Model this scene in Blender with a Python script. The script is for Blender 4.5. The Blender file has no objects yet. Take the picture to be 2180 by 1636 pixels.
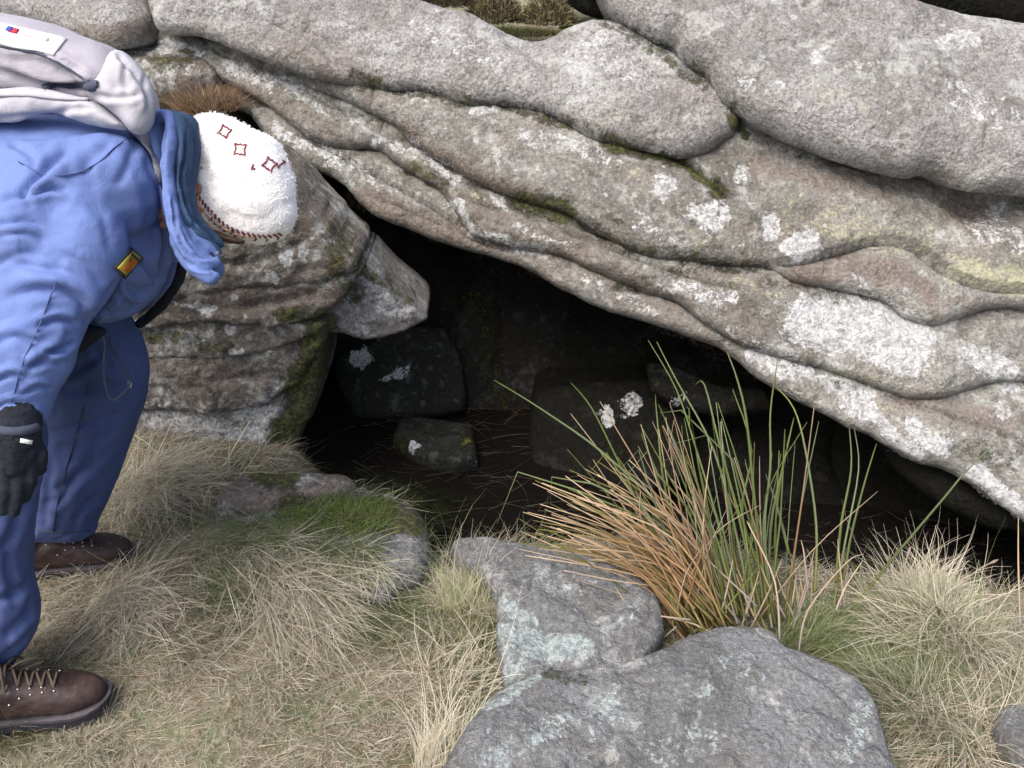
import bpy, math, random
import numpy as np
from mathutils import Vector, Matrix
from mathutils.bvhtree import BVHTree

random.seed(7)
rng = np.random.default_rng(11)
scene = bpy.context.scene
COL = scene.collection

# ------------------------------------------------------------------ camera, sky, sun, exposure
CAM_H, PITCH, FPX = 1.5, math.radians(30), 1888.0
cam_d = bpy.data.cameras.new('camera')
cam = bpy.data.objects.new('camera', cam_d)
COL.objects.link(cam)
cam.location = (0, 0, CAM_H)
cam.rotation_euler = (math.pi / 2 - PITCH, 0, 0)
cam_d.sensor_width = 36.0
cam_d.lens = 36.0 * FPX / 2180.0
cam_d.clip_start = 0.05
cam_d.clip_end = 500
scene.camera = cam

SUN_EL, SUN_AZ = math.radians(58), math.radians(-135)   # azimuth from +Y towards +X of where the light comes from
world = bpy.data.worlds.new('World')
scene.world = world
world.use_nodes = True
wn = world.node_tree
wn.nodes.clear()
sky = wn.nodes.new('ShaderNodeTexSky')
sky.sky_type = 'NISHITA'
sky.sun_disc = False
sky.sun_elevation = SUN_EL
sky.sun_rotation = SUN_AZ
sky.air_density = 0.6
sky.dust_density = 6.0
sky.ozone_density = 1.0
bg = wn.nodes.new('ShaderNodeBackground')
bg.inputs['Strength'].default_value = 0.15
wo = wn.nodes.new('ShaderNodeOutputWorld')
wn.links.new(sky.outputs[0], bg.inputs[0])
wn.links.new(bg.outputs[0], wo.inputs[0])
sun_d = bpy.data.lights.new('sun', 'SUN')
sun_d.energy = 0.85
sun_d.angle = math.radians(50)
sun_d.color = (1.0, 0.97, 0.95)
sun = bpy.data.objects.new('sun', sun_d)
COL.objects.link(sun)
sdir = Vector((math.sin(SUN_AZ) * math.cos(SUN_EL), math.cos(SUN_AZ) * math.cos(SUN_EL), math.sin(SUN_EL)))
sky.sun_rotation = math.atan2(sdir.x, sdir.y)
sun.rotation_euler = sdir.to_track_quat('Z', 'Y').to_euler()
scene.view_settings.view_transform = 'Standard'
scene.view_settings.look = 'None'
scene.view_settings.exposure = 1.16
scene.view_settings.gamma = 1.0
scene.view_settings.use_curve_mapping = False

# ------------------------------------------------------------------ photo pixel <-> place
SP, CP = math.sin(PITCH), math.cos(PITCH)
CAMP = np.array([0.0, 0.0, CAM_H])

def ray(px, py):
    px = np.asarray(px, float); py = np.asarray(py, float)
    dx = (px - 1090) / FPX; dy = -(py - 818) / FPX
    return np.stack([dx, CP + dy * SP, -SP + dy * CP], -1)

def at(px, py, t):
    return CAMP + ray(px, py) * np.asarray(t, float)[..., None]

def proj(P):
    d = P - CAMP
    t = d[..., 1] * CP - d[..., 2] * SP
    u = d[..., 1] * SP + d[..., 2] * CP
    t = np.maximum(t, 0.05)
    return 1090 + FPX * d[..., 0] / t, 818 - FPX * u / t, t

def main_t(px, py):
    return 1.0 / (0.3531 - 1.87e-6 * px + 9.33e-5 * py)

# ------------------------------------------------------------------ noise
def _hash(i, j, k, s):
    h = (i * 374761393 + j * 668265263 + k * 1442695041 + s * 974634777) & 0xFFFFFFFF
    h = ((h ^ (h >> 13)) * 1274126177) & 0xFFFFFFFF
    h = (h ^ (h >> 16)) & 0xFFFFFFFF
    return h.astype(np.float64) / 4294967295.0

def vnoise(P, scale, seed=0):
    p = np.asarray(P, float) * scale + seed * 17.31
    i = np.floor(p).astype(np.int64); f = p - i
    u = f * f * f * (f * (f * 6 - 15) + 10)
    r = 0
    for a in (0, 1):
        for b in (0, 1):
            for c in (0, 1):
                w = (u[:, 0] if a else 1 - u[:, 0]) * (u[:, 1] if b else 1 - u[:, 1]) * (u[:, 2] if c else 1 - u[:, 2])
                r = r + w * _hash(i[:, 0] + a, i[:, 1] + b, i[:, 2] + c, seed)
    return r * 2 - 1

def fbm(P, scale, octv=4, seed=0, gain=0.5):
    r = 0; a = 1.0
    for o in range(octv):
        r = r + a * vnoise(P, scale * (2.03 ** o), seed + o); a *= gain
    return r

def smooth01(x):
    x = np.clip(x, 0, 1); return x * x * (3 - 2 * x)

# ------------------------------------------------------------------ mesh and tagging helpers
def mesh_obj(name, V, F, mat=None, parent=None, origin=None, smooth=True, colors=None, paint=None):
    V = np.asarray(V, float)
    if origin is None:
        c = V.mean(0); origin = np.array([c[0], c[1], V[:, 2].min()])
    origin = np.asarray(origin, float)
    me = bpy.data.meshes.new(name)
    if isinstance(F, np.ndarray) and F.ndim == 2:
        me.vertices.add(len(V)); me.vertices.foreach_set('co', (V - origin).astype(np.float32).ravel())
        n, k = F.shape
        me.loops.add(n * k); me.loops.foreach_set('vertex_index', F.astype(np.int32).ravel())
        me.polygons.add(n); me.polygons.foreach_set('loop_start', np.arange(0, n * k, k, dtype=np.int32))
        me.update(calc_edges=True); me.validate()
    else:
        me.from_pydata((V - origin).tolist(), [], [list(map(int, f)) for f in F]); me.update()
    if smooth:
        me.polygons.foreach_set('use_smooth', [True] * len(me.polygons))
    for nm, arr in (('col', colors), ('paint', paint)):
        if arr is not None and len(arr) == len(me.vertices):
            ca = me.color_attributes.new(nm, 'FLOAT_COLOR', 'POINT')
            ca.data.foreach_set('color', np.asarray(arr, np.float32).ravel())
    if mat: me.materials.append(mat)
    o = bpy.data.objects.new(name, me)
    COL.objects.link(o)
    if parent is not None:
        o.parent = parent
        o.location = Vector(origin) - world_loc(parent)
    else:
        o.location = origin
    return o

def world_loc(o):
    v = Vector(o.location)
    while o.parent:
        o = o.parent; v += Vector(o.location)
    return v

def tag(o, label=None, cat=None, group=None, kind=None):
    if label: o['label'] = label
    if cat: o['category'] = cat
    if group: o['group'] = group
    if kind: o['kind'] = kind
    return o

def empty(name, loc):
    o = bpy.data.objects.new(name, None); COL.objects.link(o); o.location = loc
    o.empty_display_size = 0.1
    return o

# ------------------------------------------------------------------ materials
class NT:
    def __init__(s, name):
        s.m = bpy.data.materials.new(name); s.m.use_nodes = True
        s.t = s.m.node_tree; s.t.nodes.clear()
        s.out = s.t.nodes.new('ShaderNodeOutputMaterial')
        s.b = s.t.nodes.new('ShaderNodeBsdfPrincipled')
        s.t.links.new(s.b.outputs[0], s.out.inputs[0])
        s.tc = s.t.nodes.new('ShaderNodeTexCoord').outputs['Object']
    def link(s, a, b): s.t.links.new(a, b)
    def set(s, sock, v):
        if hasattr(v, 'is_output'): s.link(v, sock)
        else: sock.default_value = v
    def noise(s, scale, detail=4, rough=0.55, vec=None, dist=0.0):
        n = s.t.nodes.new('ShaderNodeTexNoise'); n.inputs['Scale'].default_value = scale
        n.inputs['Detail'].default_value = detail; n.inputs['Roughness'].default_value = rough
        n.inputs['Distortion'].default_value = dist
        s.link(vec or s.tc, n.inputs['Vector']); return n.outputs['Fac']
    def mapping(s, scale, rot=(0, 0, 0), loc=(0, 0, 0)):
        n = s.t.nodes.new('ShaderNodeMapping'); n.inputs['Scale'].default_value = scale
        n.inputs['Rotation'].default_value = rot; n.inputs['Location'].default_value = loc
        s.link(s.tc, n.inputs['Vector']); return n.outputs[0]
    def voro(s, scale, vec=None, feat='F1'):
        n = s.t.nodes.new('ShaderNodeTexVoronoi'); n.inputs['Scale'].default_value = scale; n.feature = feat
        s.link(vec or s.tc, n.inputs['Vector']); return n.outputs['Distance']
    def math(s, op, a, b=None, c=None):
        n = s.t.nodes.new('ShaderNodeMath'); n.operation = op
        s.set(n.inputs[0], a)
        if b is not None: s.set(n.inputs[1], b)
        if c is not None: s.set(n.inputs[2], c)
        return n.outputs[0]
    def rmap(s, v, a, b, c=0.0, d=1.0, smooth=True):
        n = s.t.nodes.new('ShaderNodeMapRange')
        if smooth: n.interpolation_type = 'SMOOTHSTEP'
        s.set(n.inputs['Value'], v)
        for k, x in (('From Min', a), ('From Max', b), ('To Min', c), ('To Max', d)): n.inputs[k].default_value = x
        return n.outputs[0]
    def mix(s, f, a, b, mode='MIX'):
        n = s.t.nodes.new('ShaderNodeMix'); n.data_type = 'RGBA'; n.blend_type = mode
        s.set(n.inputs[0], f)
        for sock, v in ((n.inputs[6], a), (n.inputs[7], b)):
            if isinstance(v, tuple): v = (*v, 1.0) if len(v) == 3 else v
            s.set(sock, v)
        return n.outputs[2]
    def attr(s, name):
        n = s.t.nodes.new('ShaderNodeAttribute'); n.attribute_name = name; return n
    def bump(s, h, strength, dist=0.01, nrm=None):
        n = s.t.nodes.new('ShaderNodeBump'); n.inputs['Strength'].default_value = strength
        n.inputs['Distance'].default_value = dist; s.link(h, n.inputs['Height'])
        if nrm: s.link(nrm, n.inputs['Normal'])
        return n.outputs[0]
    def done(s, color, rough=0.8, nrm=None, spec=0.3, **kw):
        if isinstance(color, tuple): color = (*color, 1.0)
        s.set(s.b.inputs['Base Color'], color); s.set(s.b.inputs['Roughness'], rough)
        s.b.inputs['Specular IOR Level'].default_value = spec
        for k, v in kw.items(): s.b.inputs[k.replace('_', ' ')].default_value = v
        if nrm: s.link(nrm, s.b.inputs['Normal'])
        return s.m

def make_rock(name, dark=(0.145, 0.142, 0.112), light=(0.38, 0.375, 0.335), pink=(0.33, 0.285, 0.24), lich=0.5, shade_mix=0.0, crust=(0.62, 0.635, 0.64), crust0=(0.36, 0.38, 0.36), colony=1.0):
    s = NT(name)
    geo = s.t.nodes.new('ShaderNodeNewGeometry').outputs['Position']
    s.tc = geo
    big = s.noise(2.3, 6, 0.6)
    mid = s.noise(11, 6, 0.65)
    col = s.mix(s.rmap(big, 0.35, 0.65), dark, light)
    col = s.mix(s.rmap(mid, 0.3, 0.7, 0.0, 0.6), col, light)
    col = s.mix(s.rmap(s.noise(6.5, 5, 0.6, dist=0.5), 0.48, 0.66, 0, 0.38), col, pink)
    # crystals
    g = s.noise(120, 3, 0.7)
    col = s.mix(s.rmap(g, 0.3, 0.7, 0.75, 0.0), col, (0.10, 0.095, 0.09))
    g2 = s.noise(75, 4, 0.75)
    col = s.mix(s.rmap(g2, 0.5, 0.75, 0, 0.42), col, (0.55, 0.54, 0.54))
    # dark algae weathering streaks
    al = s.noise(5.0, 8, 0.7, dist=0.8)
    col = s.mix(s.rmap(al, 0.52, 0.68, 0, 0.5), col, (0.12, 0.11, 0.085))
    # scattered crusts of lichen
    lw = s.math('ADD', s.noise(8.0, 7, 0.72, dist=0.3), s.math('MULTIPLY', s.noise(45, 4, 0.7), 0.35))
    col = s.mix(s.rmap(lw, 0.74 - 0.08 * lich, 0.90 - 0.08 * lich, 0, 0.75), col, (0.50, 0.52, 0.49))
    wv = s.t.nodes.new('ShaderNodeTexNoise'); wv.inputs['Scale'].default_value = 25; wv.inputs['Detail'].default_value = 5; s.link(s.tc, wv.inputs['Vector'])
    vm = s.t.nodes.new('ShaderNodeVectorMath'); vm.operation = 'MULTIPLY_ADD'; s.link(wv.outputs['Color'], vm.inputs[0]); vm.inputs[1].default_value = (.035, .035, .035); s.link(s.tc, vm.inputs[2])
    for sc, thr_, c1_, c2_ in ((19, .70, (.46, .48, .45), (.30, .33, .27)), (36, .76, (.56, .57, .56), (.40, .41, .36)), (27, .84, (.10, .09, .075), (.14, .12, .10))):
        vo = s.t.nodes.new('ShaderNodeTexVoronoi'); vo.inputs['Scale'].default_value = sc; s.link(vm.outputs[0], vo.inputs['Vector'])
        sp = s.t.nodes.new('ShaderNodeSeparateColor'); s.link(vo.outputs['Color'], sp.inputs[0])
        here = s.rmap(sp.outputs[0], thr_ - .06 * lich, thr_ - .06 * lich + .02)
        size = s.math('ADD', s.math('MULTIPLY', sp.outputs[1], .28), .12)
        edge = s.math('SUBTRACT', s.math('ADD', size, s.math('MULTIPLY', s.math('SUBTRACT', g2, .5), .45)), vo.outputs['Distance'])
        f = s.math('MULTIPLY', here, s.rmap(edge, -.02, .10, 0, .55 * colony))
        col = s.mix(f, col, s.mix(sp.outputs[2], c1_, c2_))
    if shade_mix: col = s.mix(shade_mix, col, (0.008, 0.008, 0.006))  # shade of the hollow mixed into the stone colour
    pa = s.attr('paint')
    sep = s.t.nodes.new('ShaderNodeSeparateColor'); s.link(pa.outputs['Color'], sep.inputs[0])
    R, G, B, A = sep.outputs[0], sep.outputs[1], sep.outputs[2], pa.outputs['Alpha']
    n30 = s.noise(34, 6, 0.75)
    n90 = s.noise(95, 4, 0.7)
    jit = s.math('ADD', s.math('MULTIPLY', s.math('SUBTRACT', n30, 0.5), 1.5), s.math('MULTIPLY', s.math('SUBTRACT', n90, 0.5), 1.0))
    def thr(ch, a, b, top=1.0, k=1.0):
        v = s.math('ADD', ch, s.math('MULTIPLY', s.math('MULTIPLY', jit, k), s.rmap(ch, 0.0, 0.2)))
        return s.rmap(v, a, b, 0, top)
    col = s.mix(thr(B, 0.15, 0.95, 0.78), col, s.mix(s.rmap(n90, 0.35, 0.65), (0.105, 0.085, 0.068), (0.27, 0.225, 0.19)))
    yl = s.mix(s.rmap(n90, 0.35, 0.65), (0.30, 0.31, 0.20), (0.50, 0.50, 0.33))
    col = s.mix(thr(A, 0.38, 0.95, 0.8, 1.4), col, yl)
    wl = s.mix(s.rmap(n90, 0.38, 0.6), crust0, crust)
    hole = s.rmap(s.noise(48, 5, 0.75, dist=0.6), 0.36, 0.50, 0.22, 1.0)
    col = s.mix(s.math('MULTIPLY', thr(R, 0.40, 0.66, 0.93, 1.25), hole), col, wl)
    ms = s.mix(s.rmap(n90, 0.38, 0.62), (0.030, 0.034, 0.014), (0.115, 0.125, 0.035))
    mf = thr(G, 0.32, 0.80, 0.95, 1.25)
    col = s.mix(mf, col, ms)
    h = s.math('ADD', s.math('MULTIPLY', s.noise(55, 6, 0.7), 1.0), s.math('MULTIPLY', s.noise(14, 6, 0.65), 2.2))
    h = s.math('ADD', h, s.math('MULTIPLY', mf, 0.8))
    return s.done(col, 0.86, s.bump(h, 1.0, 0.018), 0.25 if not shade_mix else 0.04)

M_ROCK = make_rock('granite')
M_ROCK_PALE = make_rock('granite_pale', (0.235, 0.232, 0.212), (0.47, 0.467, 0.455), (0.42, 0.38, 0.335), 0.6)
M_ROCK_BROWN = make_rock('granite_brown', (0.075, 0.064, 0.048), (0.215, 0.19, 0.152), (0.18, 0.135, 0.10), 0.95)
M_ROCK_CAVE = make_rock('granite_hollow_shade', (0.045, 0.045, 0.038), (0.12, 0.125, 0.11), (0.10, 0.075, 0.06), 0.35, shade_mix=0.955)  # near-black so the hollow's darkness sits in the colour
M_ROCK_GREEN = make_rock('granite_algae_green', (0.05, 0.065, 0.05), (0.13, 0.17, 0.135), (0.10, 0.08, 0.065), 0.5, shade_mix=0.80)  # own green tint, blackened to carry the hollow's shade
M_ROCK_DIM = make_rock('granite_dim_brown', (0.06, 0.055, 0.045), (0.13, 0.12, 0.10), (0.11, 0.08, 0.065), 0.5, shade_mix=0.90)  # brown stone, most of its darkness is painted-in shade
M_ROCK_FRONT = make_rock('granite_front', (0.088, 0.10, 0.10), (0.255, 0.275, 0.285), (0.215, 0.205, 0.205), 0.2, crust=(0.42, 0.48, 0.47), crust0=(0.22, 0.27, 0.26), colony=0.35)

def make_attr_mat(name, rough=0.7, spec=0.25, trans=0.0):
    s = NT(name); a = s.attr('col')
    m = s.done(a.outputs['Color'], rough, None, spec)
    if trans:
        d = s.t.nodes.new('ShaderNodeBsdfTranslucent'); s.link(a.outputs['Color'], d.inputs[0])
        mx = s.t.nodes.new('ShaderNodeMixShader'); mx.inputs[0].default_value = trans
        s.link(s.b.outputs[0], mx.inputs[1]); s.link(d.outputs[0], mx.inputs[2]); s.link(mx.outputs[0], s.out.inputs[0])
    return m
M_BLADE = make_attr_mat('grass_blade', 0.7, 0.2, 0.4)

def make_soil():
    s = NT('turf_soil'); s.tc = s.t.nodes.new('ShaderNodeNewGeometry').outputs['Position']
    a = s.noise(9, 6, 0.65); b = s.noise(60, 5, 0.7)
    c = s.mix(s.rmap(a, 0.4, 0.62), (0.19, 0.17, 0.125), (0.13, 0.15, 0.085))
    c = s.mix(s.rmap(b, 0.45, 0.7, 0, 0.8), c, (0.33, 0.29, 0.21))
    pa = s.attr('paint'); sep = s.t.nodes.new('ShaderNodeSeparateColor'); s.link(pa.outputs['Color'], sep.inputs[0])
    cave = s.mix(s.rmap(b, 0.45, 0.7, 0, 0.7), (0.004, 0.003, 0.0025), (0.010, 0.007, 0.005))  # floor colour kept near black to paint in the hollow's shade
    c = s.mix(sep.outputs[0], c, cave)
    c = s.mix(s.math('MULTIPLY', sep.outputs[1], s.rmap(s.noise(40, 5, 0.7), 0.35, 0.6)), c, (0.05, 0.085, 0.015))
    return s.done(c, 0.95, s.bump(b, 0.9, 0.02), 0.1)
M_SOIL = make_soil()

def fabric(name, color, var=0.12, rough=0.75, weave=700, fold=0.3, spec=0.3, sheen=0.0):
    s = NT(name)
    n = s.noise(7, 5, 0.6)
    dk = tuple(c * (1 - var) for c in color); lt = tuple(min(1, c * (1 + var)) for c in color)
    c = s.mix(s.rmap(n, 0.3, 0.7), dk, lt)
    h = s.math('ADD', s.noise(weave, 2, 0.5), s.math('MULTIPLY', s.noise(22, 4, 0.6, dist=1.2), 6.0))
    m = s.done(c, rough, s.bump(h, fold, 0.002), spec)
    if sheen: s.b.inputs['Sheen Weight'].default_value = sheen
    return m
M_JACKET = fabric('blue_shell_fabric', (0.118, 0.175, 0.385), 0.08, 0.72, 900, 0.35, 0.2)
M_TROUSER = fabric('blue_trouser_fabric', (0.062, 0.09, 0.21), 0.12, 0.8, 900, 0.3, 0.2)
M_TEAL = fabric('teal_lining', (0.030, 0.062, 0.125), 0.15, 0.85, 600, 0.3)
M_PACK = fabric('pale_grey_pack_fabric', (0.34, 0.33, 0.365), 0.08, 0.7, 600, 0.3)
M_PACKL = fabric('white_pack_fabric', (0.37, 0.37, 0.405), 0.06, 0.7, 600, 0.3)
M_BLACK = fabric('black_fleece', (0.012, 0.016, 0.024), 0.3, 0.95, 400, 0.6)
M_WEB = fabric('dark_webbing', (0.05, 0.06, 0.09), 0.2, 0.8, 900, 0.4)
M_HAT = fabric('white_knit_wool', (0.88, 0.865, 0.84), 0.02, 0.95, 320, 0.5, 0.1, 0.4)
M_RED = fabric('red_brown_yarn', (0.20, 0.045, 0.05), 0.2, 0.95, 500, 0.5)
M_TAN = fabric('tan_yarn', (0.42, 0.27, 0.17), 0.2, 0.95, 500, 0.5)
M_WHITE = fabric('white_label', (0.82, 0.83, 0.78), 0.03, 0.7, 900, 0.1)
M_YEL = fabric('yellow_patch', (0.50, 0.40, 0.06), 0.2, 0.8, 900, 0.3)
M_ORG = fabric('orange_stitching', (0.62, 0.17, 0.03), 0.25, 0.8, 900, 0.3)
M_DRED = fabric('red_print', (0.40, 0.03, 0.06), 0.1, 0.8)
M_DBLU = fabric('blue_print', (0.05, 0.07, 0.30), 0.1, 0.8)
M_GPRINT = fabric('grey_print', (0.55, 0.50, 0.50), 0.1, 0.8)
def skinmat():
    s = NT('skin'); n = s.noise(30, 4, 0.6)
    c = s.mix(s.rmap(n, 0.3, 0.7), (0.48, 0.25, 0.18), (0.56, 0.32, 0.23))
    return s.done(c, 0.55, s.bump(s.noise(300, 2), 0.15, 0.001), 0.4)
M_SKIN = skinmat()
def leather():
    s = NT('brown_leather'); n = s.noise(14, 6, 0.65)
    c = s.mix(s.rmap(n, 0.35, 0.7), (0.020, 0.012, 0.011), (0.050, 0.030, 0.026))
    c = s.mix(s.rmap(s.noise(40, 5, 0.7), 0.58, 0.75, 0, 0.5), c, (0.17, 0.14, 0.10))
    return s.done(c, s.rmap(n, 0.3, 0.7, 0.42, 0.7), s.bump(s.noise(60, 6, 0.65), 0.6, 0.004), 0.4)
M_LEATHER = leather()
def simple(name, col, rough=0.6, metal=0.0, spec=0.4):
    s = NT(name); n = s.noise(60, 4)
    c = s.mix(s.rmap(n, 0.3, 0.7), tuple(x * 0.8 for x in col), tuple(min(1, x * 1.15) for x in col))
    m = s.done(c, rough, None, spec); s.b.inputs['Metallic'].default_value = metal; return m
M_RUBBER = simple('dark_rubber', (0.018, 0.02, 0.028), 0.6)
M_WELT = simple('grey_welt', (0.055, 0.05, 0.058), 0.6)
M_METAL = simple('bright_metal', (0.55, 0.57, 0.58), 0.4, 1.0)
M_LACE = simple('muddy_lace', (0.075, 0.06, 0.042), 0.9)
M_CORD = simple('grey_cord', (0.10, 0.12, 0.17), 0.7)
M_SILVER = simple('silver_shell', (0.62, 0.60, 0.58), 0.35, 0.3)

# ------------------------------------------------------------------ 2-D polygon tools
def catmull(poly, closed=True, sub=5):
    P = np.asarray(poly, float); n = len(P); out = []
    rngi = range(n) if closed else range(n - 1)
    for i in rngi:
        if closed: p0, p1, p2, p3 = P[i - 1], P[i], P[(i + 1) % n], P[(i + 2) % n]
        else: p0, p1, p2, p3 = P[max(i - 1, 0)], P[i], P[i + 1], P[min(i + 2, n - 1)]
        for k in range(sub):
            t = k / sub
            out.append(0.5 * ((2 * p1) + (-p0 + p2) * t + (2 * p0 - 5 * p1 + 4 * p2 - p3) * t * t + (-p0 + 3 * p1 - 3 * p2 + p3) * t ** 3))
    if not closed: out.append(P[-1])
    return np.array(out)

def seg_dist(Q, P, closed):
    """nearest distance, nearest point, side sign, arc parameter for points Q to polyline P"""
    n = len(P); m = n if closed else n - 1
    best = np.full(len(Q), 1e18); near = np.zeros((len(Q), Q.shape[1])); side = np.zeros(len(Q)); par = np.zeros(len(Q))
    for i in range(m):
        a = P[i]; b = P[(i + 1) % n]; ab = b - a; L = (ab * ab).sum()
        if L < 1e-18: continue
        t = np.clip(((Q - a) @ ab) / L, 0, 1)
        c = a + t[:, None] * ab; d = ((Q - c) ** 2).sum(1)
        k = d < best
        best[k] = d[k]; near[k] = c[k]; par[k] = (i + t[k]) / m
        cr = ab[0] * (Q[:, 1] - a[1]) - ab[1] * (Q[:, 0] - a[0]); side[k] = np.sign(cr[k])
    return np.sqrt(best), near, side, par

def inside(Q, P):
    r = np.zeros(len(Q), bool); n = len(P)
    for i in range(n):
        x1, y1 = P[i]; x2, y2 = P[(i + 1) % n]
        if y1 == y2: continue
        c = ((y1 > Q[:, 1]) != (y2 > Q[:, 1])) & (Q[:, 0] < (x2 - x1) * (Q[:, 1] - y1) / (y2 - y1) + x1)
        r ^= c
    return r

# strokes of colour that belong to the stone: channel (0 white lichen, 1 moss, 2 brown stain, 3 yellow lichen)
STROKES = []
def stroke(ch, pts, r, s=1.0): STROKES.append((ch, np.array(pts, float), r, s))

def paint_for(V, seed=0):
    x, y, t = proj(V)
    Q = np.stack([x, y], 1)
    w = np.stack([fbm(V, 14, 4, 50 + seed), fbm(V, 14, 4, 80 + seed)], 1) * 13
    Q = Q + w
    out = np.zeros((len(V), 4))
    for ch, pts, r, s in STROKES:
        lo = pts.min(0) - r; hi = pts.max(0) + r
        k = np.where((Q[:, 0] > lo[0]) & (Q[:, 0] < hi[0]) & (Q[:, 1] > lo[1]) & (Q[:, 1] < hi[1]))[0]
        if not len(k): continue
        if len(pts) == 1: d = np.sqrt(((Q[k] - pts[0]) ** 2).sum(1))
        else: d = seg_dist(Q[k], pts, False)[0]
        v = s * smooth01(1.35 * (1 - d / r))
        out[k, ch] = np.maximum(out[k, ch], v)
    return out

def pillow_geo(poly, plane, T, R, Tb=None, back=(0, 1, 0.08), res=0.006, creases=(), bumps=(), noise=(0.010, 3.0, 0.005, 16), seed=0,
               sub=5, jag=0.004, power=2.7, Rb=None, warp=0.003, strata=None):
    """a rounded solid: an outline at its own distance, domed towards the viewer and given a thick back"""
    if plane == 'main' or (isinstance(plane, tuple) and plane[0] == 'main'):
        dt = plane[1] if isinstance(plane, tuple) else 0.0
        c = np.mean(np.asarray(poly, float), 0)
        tri = [(x, y, main_t(x, y)) for x, y in ((2180, 1130), (640, 350), (1200, 0))]
    else:
        tri = plane; dt = 0.0
    A, B, C = [at(*p) for p in tri]
    n = np.cross(B - A, C - A); n /= np.linalg.norm(n)
    if n @ (CAMP - A) < 0: n = -n
    O = A + n * (-dt)
    u = np.array([1.0, 0, 0]); u = u - n * (u @ n); u /= np.linalg.norm(u); v = np.cross(n, u)
    def to2(pts):
        pts = np.asarray(pts, float); d = ray(pts[:, 0], pts[:, 1])
        tt = ((O - CAMP) @ n) / (d @ n)
        P = CAMP + d * tt[:, None]
        return np.stack([(P - O) @ u, (P - O) @ v], 1)
    P2 = catmull(to2(poly), True, sub) if sub > 1 else to2(poly)
    if jag:
        P3 = O + P2[:, :1] * u + P2[:, 1:] * v
        P2 = P2 + np.stack([fbm(P3, 18, 3, 31 + seed), fbm(P3, 18, 3, 37 + seed)], 1) * jag
    lo = P2.min(0) - res; hi = P2.max(0) + res
    nx = int((hi[0] - lo[0]) / res) + 2; ny = int((hi[1] - lo[1]) / res) + 2
    gx, gy = np.meshgrid(lo[0] + np.arange(nx) * res, lo[1] + np.arange(ny) * res)
    Q = np.stack([gx.ravel(), gy.ravel()], 1)
    ins = inside(Q, P2)
    idx = np.arange(nx * ny).reshape(ny, nx)
    cells = np.stack([idx[:-1, :-1], idx[:-1, 1:], idx[1:, 1:], idx[1:, :-1]], -1).reshape(-1, 4)
    cells = cells[ins[cells].any(1)]
    used = np.unique(cells); mp = -np.ones(nx * ny, int); mp[used] = np.arange(len(used))
    cells = mp[cells]; Q = Q[used]; ins = ins[used]
    sd, near, _, _ = seg_dist(Q, P2, True)
    Q[~ins] = near[~ins]; sd[~ins] = 0
    base = O + Q[:, :1] * u + Q[:, 1:] * v
    k = np.clip(sd / R, 0, 1)
    prof = (1 - (1 - k) ** power) ** (1 / power)
    h = T * prof
    Qw = Q + np.stack([fbm(base, 9, 3, 61 + seed), fbm(base, 9, 3, 67 + seed)], 1) * warp
    for cr in creases:
        kind, pts, amt, w = cr[:4]
        L2 = catmull(to2(pts), False, 5)
        d, _, side, par = seg_dist(Qw, L2, False)
        fade = smooth01(par / 0.12) * smooth01((1 - par) / 0.12)
        if kind == 'groove':
            h = h - amt * fade * np.clip(1 - d / w, 0, 1) ** 1.7 * prof
        elif kind == 'step':            # left-to-right line: upper side stands proud and overhangs the lower side
            up = side > 0
            h = h + fade * prof * np.where(up, amt * 0.22 * np.exp(-d / w) * (1 - np.exp(-d / (w * 0.15) - 0.1)), -amt * 1.0 * np.exp(-d / (w * 0.24)))
        elif kind == 'ridge':
            h = h + 0.6 * amt * np.exp(-(d / w) ** 2) * prof
    for x, y, r, amt in bumps:
        c = to2([(x, y)])[0]; rr = r / FPX * float(np.mean([p[2] for p in tri]))
        h = h + amt * np.exp(-((Q - c) ** 2).sum(1) / rr ** 2) * prof
    a1, s1, a2, s2 = noise
    edge = np.clip(sd / (R * 0.5), 0, 1)
    h = h + edge * (a1 * fbm(base, s1, 3, seed) + a2 * fbm(base, s2, 4, seed + 9, 0.55))
    if strata is None: strata = (math.radians(-27), 0.0030) if isinstance(plane, tuple) and plane[0] == 'main' else (0.0, 0.0025)
    ca, sa = math.cos(strata[0]), math.sin(strata[0])
    S3 = np.stack([(Qw[:, 0] * ca + Qw[:, 1] * sa) * 0.22, (-Qw[:, 0] * sa + Qw[:, 1] * ca), np.full(len(Qw), seed * 0.37)], 1)
    rid = 1 - np.abs(fbm(S3, 11, 4, seed + 21, 0.55)) * 1.6
    rid2 = 1 - np.abs(fbm(S3, 34, 3, seed + 27, 0.55)) * 1.6
    brk = np.abs(vnoise(base, 4.2, seed + 40)) + 0.35
    h = h - edge * strata[1] * brk * (np.clip(rid, 0, 1) ** 3 * 1.3 + 0.35 * np.clip(rid2, 0, 1) ** 2)
    if isinstance(plane, tuple) and plane[0] == 'main':
        bb = (-Qw[:, 0] * sa + Qw[:, 1] * ca) * 8.5 + 0.55 * fbm(S3, 7, 3, seed + 90) + seed
        fr = bb - np.floor(bb); msk = smooth01((vnoise(np.stack([S3[:, 0] * 2, np.floor(bb) * 3.1, S3[:, 2]], 1), 3.0, seed + 95) + 0.25) * 2.2)
        h = h + edge * msk * (0.008 * (fr - 0.5) - 0.011 * np.exp(-(np.minimum(fr, 1 - fr) / 0.06) ** 2))
    pits = np.clip(vnoise(base, 45, seed + 44) - 0.45, 0, 1)
    h = h - edge * 0.009 * pits + edge * 0.0036 * fbm(base, 34, 3, seed + 70, 0.65)
    chip = np.clip(np.abs(vnoise(base, 7.5, seed + 75)) * -9 + 1, 0, 1)
    h = h - edge * 0.008 * chip * smooth01(vnoise(base, 2.6, seed + 77) * 2)
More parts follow.
